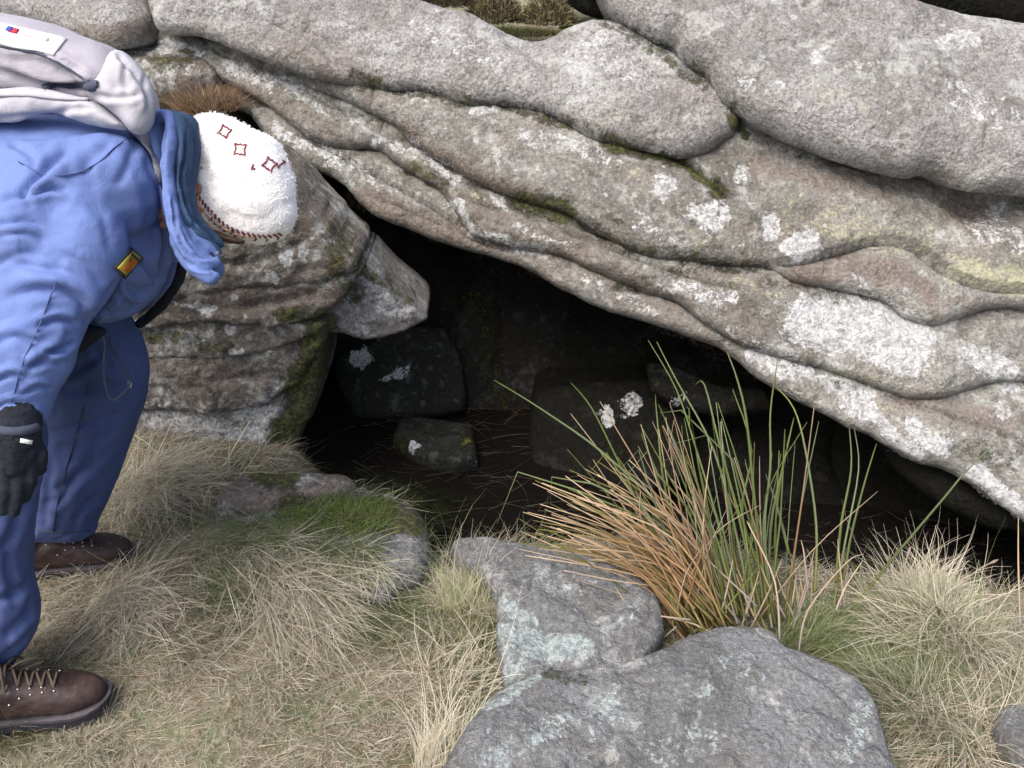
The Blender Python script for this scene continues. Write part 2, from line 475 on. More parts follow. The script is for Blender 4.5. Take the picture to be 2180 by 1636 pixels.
    h = np.where(ins, np.maximum(h, 0.001), 0)
    front = base + h[:, None] * n
    bd = np.array(back, float); bd /= np.linalg.norm(bd)
    Tb = T if Tb is None else Tb; Rb = R if Rb is None else Rb
    kb = np.clip(sd / Rb, 0, 1); hb = Tb * (1 - (1 - kb) ** power) ** (1 / power)
    bi = np.where(ins)[0]; bm_ = np.arange(len(Q)); bm_[bi] = len(Q) + np.arange(len(bi))
    backv = base[bi] + hb[bi, None] * bd
    V = np.vstack([front, backv]); F = np.vstack([cells, bm_[cells][:, ::-1]])
    # grid cells run counter-clockwise about n, so the front faces the viewer
    return V, F, n

def clean_faces(V, F):
    """drops collapsed quads"""
    a = V[F]
    ar = np.linalg.norm(np.cross(a[:, 2] - a[:, 0], a[:, 3] - a[:, 1]), axis=1)
    return F[ar > 1e-9]

BVHS = {}
def rock(name, label, poly, plane, T, R, mat=None, cat='rock', group=None, seed=0, **kw):
    V, F, n = pillow_geo(poly, plane, T, R, seed=seed, **kw)
    F = clean_faces(V, F)
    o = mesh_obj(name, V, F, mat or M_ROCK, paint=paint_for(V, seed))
    tag(o, label, cat, group)
    BVHS.setdefault('all', []).append((o, V, F))
    return o, V, F

# ------------------------------------------------------------------ coloured crusts, moss and stains on the stones
W_, MO, BR, YE = 0, 1, 2, 3
for pts, r, s in [
    ([(1735, 690), (1820, 690), (1930, 735)], 105, 1.0), ([(1640, 480)], 42, 1), ([(1700, 522), (1725, 515)], 45, 1),
    ([(1010, 237), (1045, 237)], 22, .9), ([(1125, 297)], 24, .9), ([(1190, 300)], 18, .7), ([(1500, 465), (1530, 450)], 52, .75), ([(1415, 405)], 40, .8),
    ([(1580, 372)], 34, .7), ([(2000, 85), (2070, 92)], 26, .9), ([(1740, 118)], 24, .8), ([(1595, 182)], 30, .6), ([(1655, 172)], 18, .7), ([(1240, 90), (1290, 85)], 25, .6),
    ([(960, 420), (985, 470), (1010, 497)], 11, 1), ([(1010, 500), (1150, 530)], 22, .75), ([(1600, 765), (1720, 800), (1850, 860)], 34, .72),
    ([(1800, 850), (1860, 880)], 34, .7), ([(1860, 895), (1950, 975)], 26, .95), ([(1950, 920), (2000, 945)], 42, .8), ([(2070, 1010), (2180, 1090)], 34, 1),
    ([(1240, 600), (1400, 660)], 22, .5), ([(1400, 590), (1560, 640)], 34, .5), ([(1900, 660), (1830, 600)], 24, .55), ([(700, 330), (840, 400)], 22, .5), ([(1150, 300), (1300, 340)], 40, .45), ([(1350, 460), (1450, 520)], 30, .45), ([(1230, 540), (1100, 480)], 14, .5), ([(740, 240), (860, 310)], 28, .5), ([(2090, 480), (2180, 520)], 50, .5), ([(1560, 700), (1700, 780)], 20, .5),
    ([(2080, 760), (2150, 800)], 55, .7), ([(2130, 870)], 40, .7), ([(2120, 450)], 40, .7), ([(345, 88), (420, 108)], 22, .75), ([(500, 140), (690, 225)], 34, .62),
    ([(590, 275), (720, 345)], 22, .65), ([(800, 295)], 32, .6), ([(880, 330)], 26, .6), ([(850, 300), (960, 380)], 22, .6), ([(1050, 420), (1100, 440)], 22, .55),
    ([(605, 540)], 32, .95), ([(645, 545)], 22, .9), ([(580, 590)], 24, .9), ([(720, 600), (752, 582)], 16, 1), ([(355, 712), (395, 722)], 28, .95),
    ([(300, 690), (330, 700)], 18, .9), ([(490, 702)], 24, .85), ([(430, 662)], 20, .85), ([(505, 640)], 16, .8), ([(380, 650), (460, 655)], 12, .7), ([(430, 762), (520, 752)], 10, .8),
    ([(320, 885), (450, 905)], 34, .72), ([(450, 945), (560, 915)], 46, .85), ([(500, 880), (590, 880)], 26, .75), ([(830, 640)], 62, .8), ([(800, 570)], 30, .6), ([(750, 705), (770, 712)], 10, 1), ([(870, 670)], 30, .6),
    ([(765, 755)], 34, .9), ([(820, 810), (860, 800)], 20, .6), ([(1290, 882)], 32, 1), ([(1345, 858)], 30, .7), ([(1450, 850)], 40, .5), ([(880, 950)], 20, .9), ([(1010, 985)], 12, .8),
    ([(1120, 1370), (1230, 1370)], 46, .95), ([(1085, 1290), (1130, 1330)], 30, .9), ([(1080, 1350), (1090, 1450)], 36, .7), ([(1500, 1466)], 24, .8),
    ([(1030, 1500), (1150, 1445)], 13, .9), ([(1870, 1490)], 24, .7), ([(1040, 1620), (1180, 1560), (1300, 1500)], 70, .5), ([(1400, 1600), (1500, 1580)], 70, .42), ([(1800, 1600), (1850, 1520)], 60, .5), ([(1560, 1400), (1620, 1450)], 50, .4), ([(1150, 1230), (1250, 1260)], 40, .4), ([(1700, 1530)], 40, .4), ([(1290, 1350), (1350, 1300)], 30, .4),
    ([(890, 1105)], 22, .6), ([(400, 145)], 22, .6), ([(1230, 130), (1330, 150)], 60, .45), ([(900, 60), (1050, 130)], 60, .4), ([(2030, 200), (2150, 250)], 60, .45), ([(1850, 150)], 60, .4)]:
    stroke(W_, pts, r, s)
for pts, r, s in [
    ([(760, 168), (860, 196), (990, 218), (1130, 235), (1290, 300)], 22, .55), ([(1290, 300), (1400, 330), (1434, 346)], 22, .85), ([(1434, 346), (1480, 375), (1540, 415)], 20, 1),
    ([(1100, 425), (1160, 440), (1220, 460)], 34, .75), ([(1240, 475), (1330, 520), (1450, 550), (1620, 570)], 24, .5), ([(1555, 250), (1590, 290)], 22, .8), ([(1280, 40), (1400, 100), (1500, 180)], 26, .5),
    ([(700, 500), (745, 620)], 45, .6), ([(590, 665), (690, 690)], 32, .8), ([(290, 700), (480, 742)], 30, .55), ([(660, 800), (600, 1000)], 70, 1), ([(690, 430), (765, 540)], 28, .7),
    ([(680, 690), (660, 800)], 60, .85), ([(560, 1000), (600, 960)], 50, 1), ([(620, 1085), (880, 1110)], 60, .85), ([(840, 950)], 28, 1), ([(990, 938)], 26, .9), ([(1170, 1430), (1240, 1440)], 22, .55),
    ([(880, 360), (940, 390)], 28, .5), ([(1300, 620), (1500, 560)], 26, .4), ([(1620, 600), (1800, 640)], 22, .38), ([(960, 470), (1150, 520)], 20, .35), ([(640, 200), (860, 290)], 18, .4), ([(1750, 830), (1900, 840)], 20, .35), ([(340, 130), (400, 120)], 30, .6), ([(1010, 640), (1080, 860)], 40, .4),
    ([(760, 560), (880, 640)], 25, .6), ([(2060, 960), (2170, 980)], 45, .35), ([(1440, 940), (1300, 960)], 60, .25), ([(1850, 380), (1700, 330)], 18, .45)]:
    stroke(MO, pts, r, s)
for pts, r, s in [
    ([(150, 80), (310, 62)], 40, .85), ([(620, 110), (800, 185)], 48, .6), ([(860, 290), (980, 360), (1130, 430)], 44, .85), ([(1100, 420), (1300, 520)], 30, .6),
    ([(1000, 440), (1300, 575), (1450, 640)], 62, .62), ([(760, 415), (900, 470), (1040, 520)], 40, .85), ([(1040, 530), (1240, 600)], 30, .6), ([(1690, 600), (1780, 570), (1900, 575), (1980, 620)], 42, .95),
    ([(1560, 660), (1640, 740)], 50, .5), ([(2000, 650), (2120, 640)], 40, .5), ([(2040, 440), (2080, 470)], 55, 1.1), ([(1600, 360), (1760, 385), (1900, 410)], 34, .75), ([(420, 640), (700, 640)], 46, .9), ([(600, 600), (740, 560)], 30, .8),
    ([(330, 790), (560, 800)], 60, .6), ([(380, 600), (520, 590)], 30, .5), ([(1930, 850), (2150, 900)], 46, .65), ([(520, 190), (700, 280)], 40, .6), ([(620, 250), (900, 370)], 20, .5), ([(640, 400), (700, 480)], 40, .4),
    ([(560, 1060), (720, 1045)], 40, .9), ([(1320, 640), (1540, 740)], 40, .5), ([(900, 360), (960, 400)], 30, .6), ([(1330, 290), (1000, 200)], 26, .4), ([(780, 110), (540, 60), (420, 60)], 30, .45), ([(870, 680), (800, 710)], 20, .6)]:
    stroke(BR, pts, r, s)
for pts, r, s in [
    ([(1700, 440), (2150, 560)], 90, .42), ([(1350, 380), (1500, 500)], 70, .36), ([(1650, 620), (1560, 600)], 50, .4),
    ([(1760, 470), (1900, 520)], 60, .62), ([(2040, 575), (2170, 600)], 48, .85), ([(1230, 340), (1350, 370)], 50, .4), ([(1130, 432), (1200, 470)], 26, .7), ([(880, 345), (905, 375)], 30, .7),
    ([(930, 380), (1020, 430)], 16, .6), ([(1880, 880), (2000, 920)], 46, .45), ([(1350, 170), (1250, 290)], 60, .35), ([(1760, 800), (1900, 820)], 30, .5), ([(1730, 200), (1850, 230)], 70, .35), ([(735, 590), (755, 580)], 12, .8),
    ([(1560, 590), (1600, 600)], 26, .6), ([(560, 170), (640, 210)], 30, .5), ([(640, 680)], 14, .7)]:
    stroke(YE, pts, r, s)

# ------------------------------------------------------------------ ground: one sheet, hill behind the rocks, hollow under them
def ground_z(X, Y):
    P = np.stack([X, Y, np.zeros_like(X)], 1)
    z = 0.030 * fbm(P, 2.2, 3, 3) + 0.016 * fbm(P, 7, 3, 4)
    left = smooth01((-0.76 - X) / 0.25)
    Ye = 3.02 - 0.62 * left
    Hh = 1.02 - 0.20 * left
    rise = smooth01((Y - Ye) / 0.30)
    far = np.maximum(Y - Ye - 0.3, 0)
    z = z + rise * Hh + 0.22 * far / (1 + far * 0.03) * (far < 200)
    cave = smooth01((Y - 1.92 + 0.17 * smooth01((X + 0.40) / 0.2) + 0.12 * smooth01((X - 0.35) / 0.4) + 0.05 * vnoise(P, 5, 9)) / 0.14) * smooth01((X + 0.70) / 0.2) * (1 - rise)
    z = z * (1 - 0.5 * cave) - (0.11 + 0.13 * smooth01((X - 0.15) / 0.35)) * cave
    bank = smooth01((-0.45 - X) / 0.25) * smooth01((Y - 1.75) / 0.35) * (1 - rise)
    z = z + 0.05 * bank
    rb = np.exp(-(((X - 0.42) / 0.35) ** 2 + ((Y - 1.62) / 0.22) ** 2))
    z = z + 0.03 * rb
    rb = np.exp(-(((X - 0.85) / 0.25) ** 2 + ((Y - 1.45) / 0.25) ** 2))
    z = z + 0.05 * rb
    z = z + 0.115 * np.exp(-(((X + 0.60) / 0.26) ** 2 + ((Y - 1.67) / 0.15) ** 2) ** 1.5)
    return z

ax = np.concatenate([-np.geomspace(90, 2.5, 16), np.arange(-2.4, 2.41, 0.02), np.geomspace(2.5, 90, 16)])
ay = np.concatenate([-np.geomspace(60, 0.6, 12), np.arange(-0.4, 4.6, 0.02), np.geomspace(4.7, 120, 18)])
GX, GY = np.meshgrid(ax, ay)
gz = ground_z(GX.ravel(), GY.ravel())
GV = np.stack([GX.ravel(), GY.ravel(), gz], 1)
gi = np.arange(len(GV)).reshape(len(ay), len(ax))
GF = np.stack([gi[:-1, :-1], gi[:-1, 1:], gi[1:, 1:], gi[1:, :-1]], -1).reshape(-1, 4)
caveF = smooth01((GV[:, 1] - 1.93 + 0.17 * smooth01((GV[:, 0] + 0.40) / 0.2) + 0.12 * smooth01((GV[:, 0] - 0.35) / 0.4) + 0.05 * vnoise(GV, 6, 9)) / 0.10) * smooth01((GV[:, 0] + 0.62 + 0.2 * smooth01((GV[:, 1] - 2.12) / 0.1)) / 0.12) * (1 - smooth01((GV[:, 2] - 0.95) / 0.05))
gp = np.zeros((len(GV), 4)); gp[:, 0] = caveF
gx_, gy_, _ = proj(GV)
mossy = np.exp(-(((gx_ - 720) / 160) ** 2 + ((gy_ - 1090) / 50) ** 2)) 
gp[:, 1] = np.clip(mossy, 0, 1)
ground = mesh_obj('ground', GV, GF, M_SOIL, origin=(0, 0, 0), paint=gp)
tag(ground, 'peaty turf ground that dips into the hollow under the rocks', kind='structure')

# ------------------------------------------------------------------ the leaning granite beds
UPB = (0, 1, -0.2)
rock('granite_boulder', 'large pale rounded boulder at the upper right, resting across the beds below',
     [(1240, -90), (1280, -20), (1312, 36), (1371, 81), (1434, 103), (1452, 130), (1506, 166), (1533, 207), (1587, 256), (1650, 292), (1739, 328), (1829, 360),
      (1919, 382), (1965, 376), (2009, 391), (2054, 409), (2180, 420), (2420, 440), (2520, 260), (2420, 110), (2180, 78), (2009, 49), (1874, 22), (1784, -2), (1640, -60), (1440, -130)],
     ('main', -0.19), 0.09, 0.10, M_ROCK_PALE, cat='boulder', Tb=0.55, back=UPB, res=0.0065, seed=3, noise=(0.014, 3.0, 0.006, 13),
     creases=[('groove', [(1560, 10), (1700, 60), (1900, 120), (2100, 170)], 0.012, 0.04), ('ridge', [(1380, 40), (1600, 200), (1850, 300), (2100, 350)], 0.02, 0.07),
              ('groove', [(1600, 140), (1720, 150), (1790, 110)], 0.012, 0.03)],
     bumps=[(1500, 60, 120, .02), (1900, 250, 200, .02), (2060, 395, 50, -.03)])
rock('granite_bed', 'uppermost smooth grey bed of the outcrop, below the heather ledge',
     [(290, -90), (318, 0), (328, 45), (350, 72), (430, 80), (560, 132), (670, 168), (760, 184), (830, 194), (900, 197), (988, 224), (1080, 228), (1171, 250), (1200, 265), (1290, 306), (1393, 326), (1440, 338),
      (1490, 330), (1548, 300), (1572, 268), (1560, 230), (1500, 160), (1440, 115), (1360, 92), (1290, 66), (1220, 72), (1150, 96), (1080, 84), (1010, 50), (930, 30), (860, 0), (820, -60), (600, -130)],
     ('main', -0.12), 0.062, 0.08, M_ROCK_PALE, cat='rock bed', Tb=0.55, back=UPB, seed=5, noise=(0.012, 3.0, 0.005, 14),
     creases=[('groove', [(350, 60), (480, 70), (620, 90), (720, 130), (860, 160), (1000, 190)], 0.014, 0.035), ('ridge', [(420, 20), (700, 90), (950, 130), (1250, 220), (1450, 290)], 0.02, 0.06),
              ('groove', [(1060, 90), (1110, 130), (1160, 180), (1190, 230)], 0.02, 0.05), ('groove', [(780, 20), (850, 80), (960, 120)], 0.008, 0.04)],
     bumps=[(1300, 130, 110, .03), (1130, 95, 60, -.025)])
rock('granite_bed', 'middle grey-green bed with white lichen blots, under the large pale boulder',
     [(635, 140), (760, 120), (900, 140), (1130, 175), (1290, 240), (1450, 280), (1560, 240), (1700, 250), (1850, 310), (2000, 350), (2180, 380), (2450, 400), (2560, 560), (2420, 690),
      (2180, 660), (2105, 660), (2002, 692), (1934, 682), (1885, 645), (1787, 618), (1689, 602), (1640, 576), (1515, 560), (1380, 545), (1276, 500), (1200, 455), (1080, 416),
      (965, 362), (873, 302), (827, 262), (740, 218), (650, 178)],
     ('main', -0.06), 0.052, 0.06, M_ROCK, cat='rock bed', Tb=0.8, back=(0, 1, -0.12), seed=8, noise=(0.010, 3.2, 0.006, 14),
     creases=[('step', [(1330, 315), (1400, 332), (1434, 346), (1479, 378), (1515, 410), (1560, 440)], 0.045, 0.05),
              ('step', [(1600, 572), (1700, 567), (1790, 545), (1874, 526), (1935, 540), (1980, 572), (2040, 610), (2130, 630), (2250, 620)], 0.055, 0.07),
              ('ridge', [(900, 260), (1100, 330), (1350, 430), (1560, 500)], 0.022, 0.07), ('groove', [(1560, 330), (1620, 400), (1640, 520)], 0.012, 0.05),
              ('step', [(1010, 395), (1120, 425), (1240, 455), (1340, 510)], 0.018, 0.03), ('groove', [(1180, 350), (1300, 400), (1420, 450), (1500, 520)], 0.009, 0.04),
              ('ridge', [(1700, 400), (1850, 450), (2000, 520)], 0.02, 0.07)],
     bumps=[(2065, 445, 60, -.06), (1900, 430, 60, .015), (1760, 480, 90, .015), (2120, 540, 80, .02)])
rock('granite_bed', 'lichen-crusted bed that tapers to a pale blunt tip above the white hat',
     [(326, 94), (340, 76), (375, 70), (420, 74), (483, 100), (575, 128), (700, 165), (850, 220), (965, 300), (1080, 360), (1280, 440), (1520, 505), (1700, 545), (1900, 590), (2000, 620), (2180, 610), (2450, 640),
      (2520, 740), (2400, 800), (2180, 811), (2100, 822), (2056, 834), (1990, 853), (1934, 850), (1860, 825), (1762, 788), (1665, 764), (1562, 728), (1500, 690), (1435, 642), (1371, 622), (1298, 593), (1194, 548), (1103, 529),
      (1016, 508), (985, 475), (942, 413), (896, 382), (841, 345), (805, 322), (736, 318), (681, 305), (635, 277), (575, 231), (474, 172), (369, 120)],
     ('main', 0.0), 0.044, 0.045, M_ROCK, cat='rock bed', Tb=0.8, back=(0, 1, -0.1), seed=12, noise=(0.008, 3.5, 0.006, 14),
     creases=[('step', [(1080, 455), (1200, 500), (1330, 560), (1450, 600), (1600, 640)], 0.025, 0.035), ('groove', [(520, 140), (640, 200), (760, 270), (880, 340)], 0.008, 0.02),
              ('ridge', [(1620, 640), (1800, 700), (1980, 780)], 0.03, 0.08), ('groove', [(1560, 660), (1640, 720), (1800, 790)], 0.018, 0.04), ('step', [(900, 350), (950, 400), (1000, 440), (1080, 470)], 0.02, 0.03),
              ('groove', [(2020, 700), (2080, 760), (2180, 780)], 0.02, 0.05)],
     bumps=[(1330, 580, 60, .012), (1850, 650, 60, -.012)])
rock('granite_bed', 'lowest long brown-and-white bed whose edge forms the lip of the dark hollow',
     [(537, 250), (560, 238), (620, 236), (700, 270), (830, 290), (900, 340), (960, 390), (1010, 460), (1110, 480), (1300, 540), (1450, 600), (1560, 680), (1680, 720), (1860, 780), (1990, 810), (2180, 770), (2450, 790),
      (2600, 1000), (2520, 1250), (2300, 1170), (2180, 1109), (2105, 1060), (2031, 1009), (1958, 987), (1865, 938), (1787, 899), (1689, 850), (1616, 806), (1542, 750), (1493, 728), (1395, 693), (1298, 664), (1197, 616),
      (1124, 575), (1014, 539), (940, 517), (867, 487), (794, 458), (750, 414), (720, 386), (628, 348), (575, 300)],
     ('main', 0.05), 0.04, 0.038, M_ROCK, cat='rock bed', Tb=0.9, back=(0, 1, -0.1), seed=15, noise=(0.007, 3.5, 0.005, 15),
     creases=[('step', [(640, 300), (740, 350), (800, 385), (900, 440), (1000, 500)], 0.03, 0.03), ('step', [(1860, 850), (1960, 880), (2100, 930), (2250, 990)], 0.02, 0.04),
              ('groove', [(860, 400), (920, 430), (960, 470)], 0.015, 0.02), ('step', [(780, 425), (880, 465), (990, 510), (1100, 555)], 0.016, 0.02),
              ('groove', [(2000, 960), (2060, 985), (2180, 1030)], 0.02, 0.03)],
     bumps=[(1980, 930, 60, .015), (2120, 900, 80, .012)])
rock('granite_bed', 'narrow grey-brown slab wedged behind the white hat, under the blunt-tipped bed',
     [(468, 182), (480, 168), (520, 170), (600, 215), (700, 270), (760, 315), (720, 330), (660, 312), (600, 282), (540, 252), (490, 222)],
     ('main', 0.10), 0.05, 0.05, M_ROCK, cat='rock bed', Tb=0.4, back=(0, 1, -0.1), seed=17)
rock('granite_bed', 'dark greenish underslab at the right end of the hollow',
     [(1880, 930), (2031, 985), (2180, 1080), (2450, 1200), (2450, 1330), (2180, 1146), (2125, 1134), (2056, 1106), (1960, 1050), (1895, 990)],
     ('main', 0.16), 0.06, 0.08, M_ROCK_CAVE, cat='rock bed', Tb=0.5, back=(0, 1, 0), seed=19)

# rocks behind the rucksack and on the ledge
rock('granite_boulder', 'flat grey rock with a brown underside behind the pale rucksack',
     [(-260, -120), (290, -110), (315, -20), (338, 55), (326, 84), (262, 104), (190, 96), (100, 60), (-40, 50), (-280, 60)],
     [(0, 50, 2.75), (300, 80, 2.72), (150, -50, 3.05)], 0.10, 0.10, M_ROCK_PALE, cat='boulder', Tb=0.4, back=UPB, seed=21,
     creases=[('step', [(60, 40), (140, 42), (220, 40), (300, 30)], 0.04, 0.05)])
rock('granite_boulder', 'small mossy rock in the gap between rucksack and tapering bed',
     [(250, 108), (300, 100), (345, 108), (400, 130), (462, 165), (470, 190), (430, 208), (370, 212), (310, 200), (250, 180)],
     [(280, 190, 2.72), (460, 190, 2.72), (350, 110, 2.86)], 0.08, 0.07, M_ROCK_BROWN, cat='boulder', Tb=0.3, seed=23)
rock('granite_boulder', 'dark mossy rock at the top right edge behind the large pale boulder',
     [(1780, -80), (1830, -14), (1900, 6), (2000, 30), (2100, 52), (2200, 72), (2400, 100), (2500, -60)],
     [(1900, 20, 3.05), (2200, 80, 3.0), (2100, -60, 3.4)], 0.16, 0.12, M_ROCK_CAVE, cat='boulder', Tb=0.3, back=UPB, seed=25)
rock('granite_boulder', 'small grey stone on the heather ledge against the big boulder',
     [(1210, -30), (1250, -6), (1300, 24), (1310, 46), (1270, 36), (1225, 18), (1190, -10)],
     [(1200, 20, 3.0), (1300, 40, 2.95), (1250, -30, 3.1)], 0.05, 0.05, M_ROCK_CAVE, cat='boulder', Tb=0.15, back=UPB, seed=26)

# ------------------------------------------------------------------ layered stack on the left
SK = [(400, 950, 2.62), (650, 950, 2.62), (500, 450, 2.36)]
def sk(d): return [(x, y, t + d) for x, y, t in SK]
BK = (0, 1, -0.05)
rock('rock_layer', 'top layer of the left stack, right below the white hat',
     [(330, 400), (420, 340), (540, 345), (612, 392), (652, 440), (700, 490), (738, 528), (758, 552), (754, 574), (700, 592), (647, 604), (500, 614), (400, 632), (300, 650), (260, 520)],
     sk(-.03), 0.055, 0.05, M_ROCK_BROWN, Tb=0.35, back=BK, noise=(.005, 4, .004, 18), strata=(0, .001), seed=31, power=3.4, jag=.007, creases=[('groove', [(420, 560), (560, 548), (660, 500), (720, 470)], .012, .025)])
rock('rock_layer', 'second layer of the left stack with a pale pointed lichen tip',
     [(260, 640), (400, 600), (560, 590), (700, 570), (764, 566), (768, 584), (745, 625), (700, 660), (640, 682), (560, 688), (480, 678), (400, 684), (270, 690)],
     sk(-.02), 0.05, 0.02, M_ROCK_BROWN, Tb=0.35, back=BK, noise=(.005, 4, .004, 18), strata=(0, .001), seed=33, power=3, jag=.008, creases=[('groove', [(420, 645), (560, 640), (700, 610)], .01, .03)])
rock('rock_layer', 'third layer of the left stack, mossy with a white crust',
     [(230, 690), (320, 668), (480, 664), (600, 672), (690, 672), (700, 690), (668, 712), (600, 738), (520, 752), (430, 756), (330, 756), (230, 760)],
     sk(-.015), 0.046, 0.02, M_ROCK_BROWN, Tb=0.35, back=BK, noise=(.005, 4, .004, 18), strata=(0, .001), seed=35, power=3, jag=.005)
rock('rock_layer', 'fourth and thickest brown layer of the left stack',
     [(230, 750), (330, 745), (430, 742), (560, 735), (650, 705), (690, 690), (692, 730), (660, 780), (622, 822), (560, 856), (480, 868), (420, 870), (330, 862), (230, 850)],
     sk(.0), 0.052, 0.026, M_ROCK_BROWN, Tb=0.35, back=BK, noise=(.005, 4, .004, 18), strata=(0, .001), seed=37, power=3, jag=.008, creases=[('groove', [(330, 790), (450, 800), (600, 780)], .008, .03)])
rock('granite_boulder', 'pale block with a green mossy side at the foot of the left stack',
     [(240, 860), (330, 850), (480, 850), (600, 820), (650, 770), (690, 720), (684, 800), (655, 900), (622, 990), (600, 1040), (560, 1060), (500, 1030), (440, 1000), (330, 990), (230, 980)],
     sk(.04), 0.06, 0.05, M_ROCK, jag=.007, power=3, cat='boulder', Tb=0.4, back=BK, noise=(.005, 4, .004, 18), strata=(0, .001), seed=39, creases=[('ridge', [(600, 830), (580, 900), (555, 1020)], .03, .03)])
rock('granite_boulder', 'pale three-cornered rock jutting over the hollow beside the left stack',
     [(770, 552), (786, 556), (832, 606), (906, 668), (907, 674), (856, 702), (775, 722), (728, 706), (640, 700), (620, 650), (700, 600), (752, 570)],
     [(700, 690, 2.52), (900, 680, 2.60), (780, 540, 2.48)], 0.04, 0.045, M_ROCK_PALE, cat='boulder', Tb=0.3, back=BK, seed=41, sub=2, jag=.004, power=3.2,
     creases=[('ridge', [(790, 545), (845, 640), (905, 672)], .02, .03), ('groove', [(740, 610), (760, 660), (740, 700)], .012, .03)])

# ------------------------------------------------------------------ rocks inside the hollow
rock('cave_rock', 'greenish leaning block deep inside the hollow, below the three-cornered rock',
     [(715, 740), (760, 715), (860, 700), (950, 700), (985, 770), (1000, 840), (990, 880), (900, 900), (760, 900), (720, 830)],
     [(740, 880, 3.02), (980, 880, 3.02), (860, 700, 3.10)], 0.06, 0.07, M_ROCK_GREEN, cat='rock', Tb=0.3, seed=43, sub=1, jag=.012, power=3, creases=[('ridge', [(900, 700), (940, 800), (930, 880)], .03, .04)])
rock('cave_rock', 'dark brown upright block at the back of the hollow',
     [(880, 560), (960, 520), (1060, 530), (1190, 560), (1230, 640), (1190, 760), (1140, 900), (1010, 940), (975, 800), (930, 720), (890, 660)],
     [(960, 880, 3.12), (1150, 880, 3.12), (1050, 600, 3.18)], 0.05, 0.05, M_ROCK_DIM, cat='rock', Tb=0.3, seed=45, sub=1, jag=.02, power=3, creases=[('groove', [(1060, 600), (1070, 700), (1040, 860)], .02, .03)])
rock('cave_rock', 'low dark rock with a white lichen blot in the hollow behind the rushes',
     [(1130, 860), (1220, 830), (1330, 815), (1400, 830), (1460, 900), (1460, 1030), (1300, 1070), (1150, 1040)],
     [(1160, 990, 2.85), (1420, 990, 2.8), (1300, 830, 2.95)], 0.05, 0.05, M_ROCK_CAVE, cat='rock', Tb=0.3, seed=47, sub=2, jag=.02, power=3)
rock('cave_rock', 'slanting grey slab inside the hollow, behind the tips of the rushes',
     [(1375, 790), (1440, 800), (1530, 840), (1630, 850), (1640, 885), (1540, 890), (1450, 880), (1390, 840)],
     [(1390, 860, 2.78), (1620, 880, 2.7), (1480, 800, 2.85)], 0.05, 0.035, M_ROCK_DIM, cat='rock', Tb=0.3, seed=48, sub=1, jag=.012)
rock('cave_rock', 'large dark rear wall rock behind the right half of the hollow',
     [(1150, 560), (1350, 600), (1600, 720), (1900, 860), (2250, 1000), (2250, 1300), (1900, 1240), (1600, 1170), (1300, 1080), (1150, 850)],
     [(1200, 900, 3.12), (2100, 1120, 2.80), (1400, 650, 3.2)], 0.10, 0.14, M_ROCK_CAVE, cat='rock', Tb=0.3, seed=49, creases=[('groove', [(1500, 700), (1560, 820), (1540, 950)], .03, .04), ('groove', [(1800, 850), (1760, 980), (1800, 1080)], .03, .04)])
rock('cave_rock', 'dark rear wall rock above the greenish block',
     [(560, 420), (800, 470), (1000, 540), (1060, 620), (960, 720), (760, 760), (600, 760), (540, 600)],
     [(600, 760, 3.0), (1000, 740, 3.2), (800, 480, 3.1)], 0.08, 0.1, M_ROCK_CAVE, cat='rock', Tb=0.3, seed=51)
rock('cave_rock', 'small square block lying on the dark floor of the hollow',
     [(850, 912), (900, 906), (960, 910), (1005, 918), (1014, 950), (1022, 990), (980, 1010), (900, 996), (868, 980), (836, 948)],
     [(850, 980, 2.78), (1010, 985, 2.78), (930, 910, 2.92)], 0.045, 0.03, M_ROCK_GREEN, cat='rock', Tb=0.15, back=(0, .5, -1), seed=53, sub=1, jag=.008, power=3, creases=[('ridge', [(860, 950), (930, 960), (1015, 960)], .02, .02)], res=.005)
rock('flat_stone', 'low reddish-brown stone edging the turf at the mouth of the hollow',
     [(470, 1072), (500, 1045), (560, 1032), (640, 1030), (700, 1030), (748, 1036), (758, 1056), (700, 1078), (620, 1092), (520, 1104), (470, 1098)],
     [(480, 1090, 2.30), (740, 1070, 2.32), (600, 1035, 2.40)], 0.05, 0.05, M_ROCK_BROWN, cat='stone', Tb=0.15, back=(0, .3, -1), seed=55)
o, V_U, F_U = rock('granite_boulder', 'rounded boulder half buried in turf, its bare grey end at the hollow mouth',
     [(440, 1130), (520, 1092), (640, 1075), (740, 1068), (820, 1080), (872, 1096), (905, 1122), (918, 1160), (915, 1200), (890, 1230), (800, 1262), (640, 1270), (500, 1230)],
     [(500, 1150, 2.31), (900, 1150, 2.26), (700, 1240, 2.12)], 0.085, 0.13, M_ROCK_FRONT, cat='boulder', Tb=0.2, back=(0, .3, -1), seed=57)

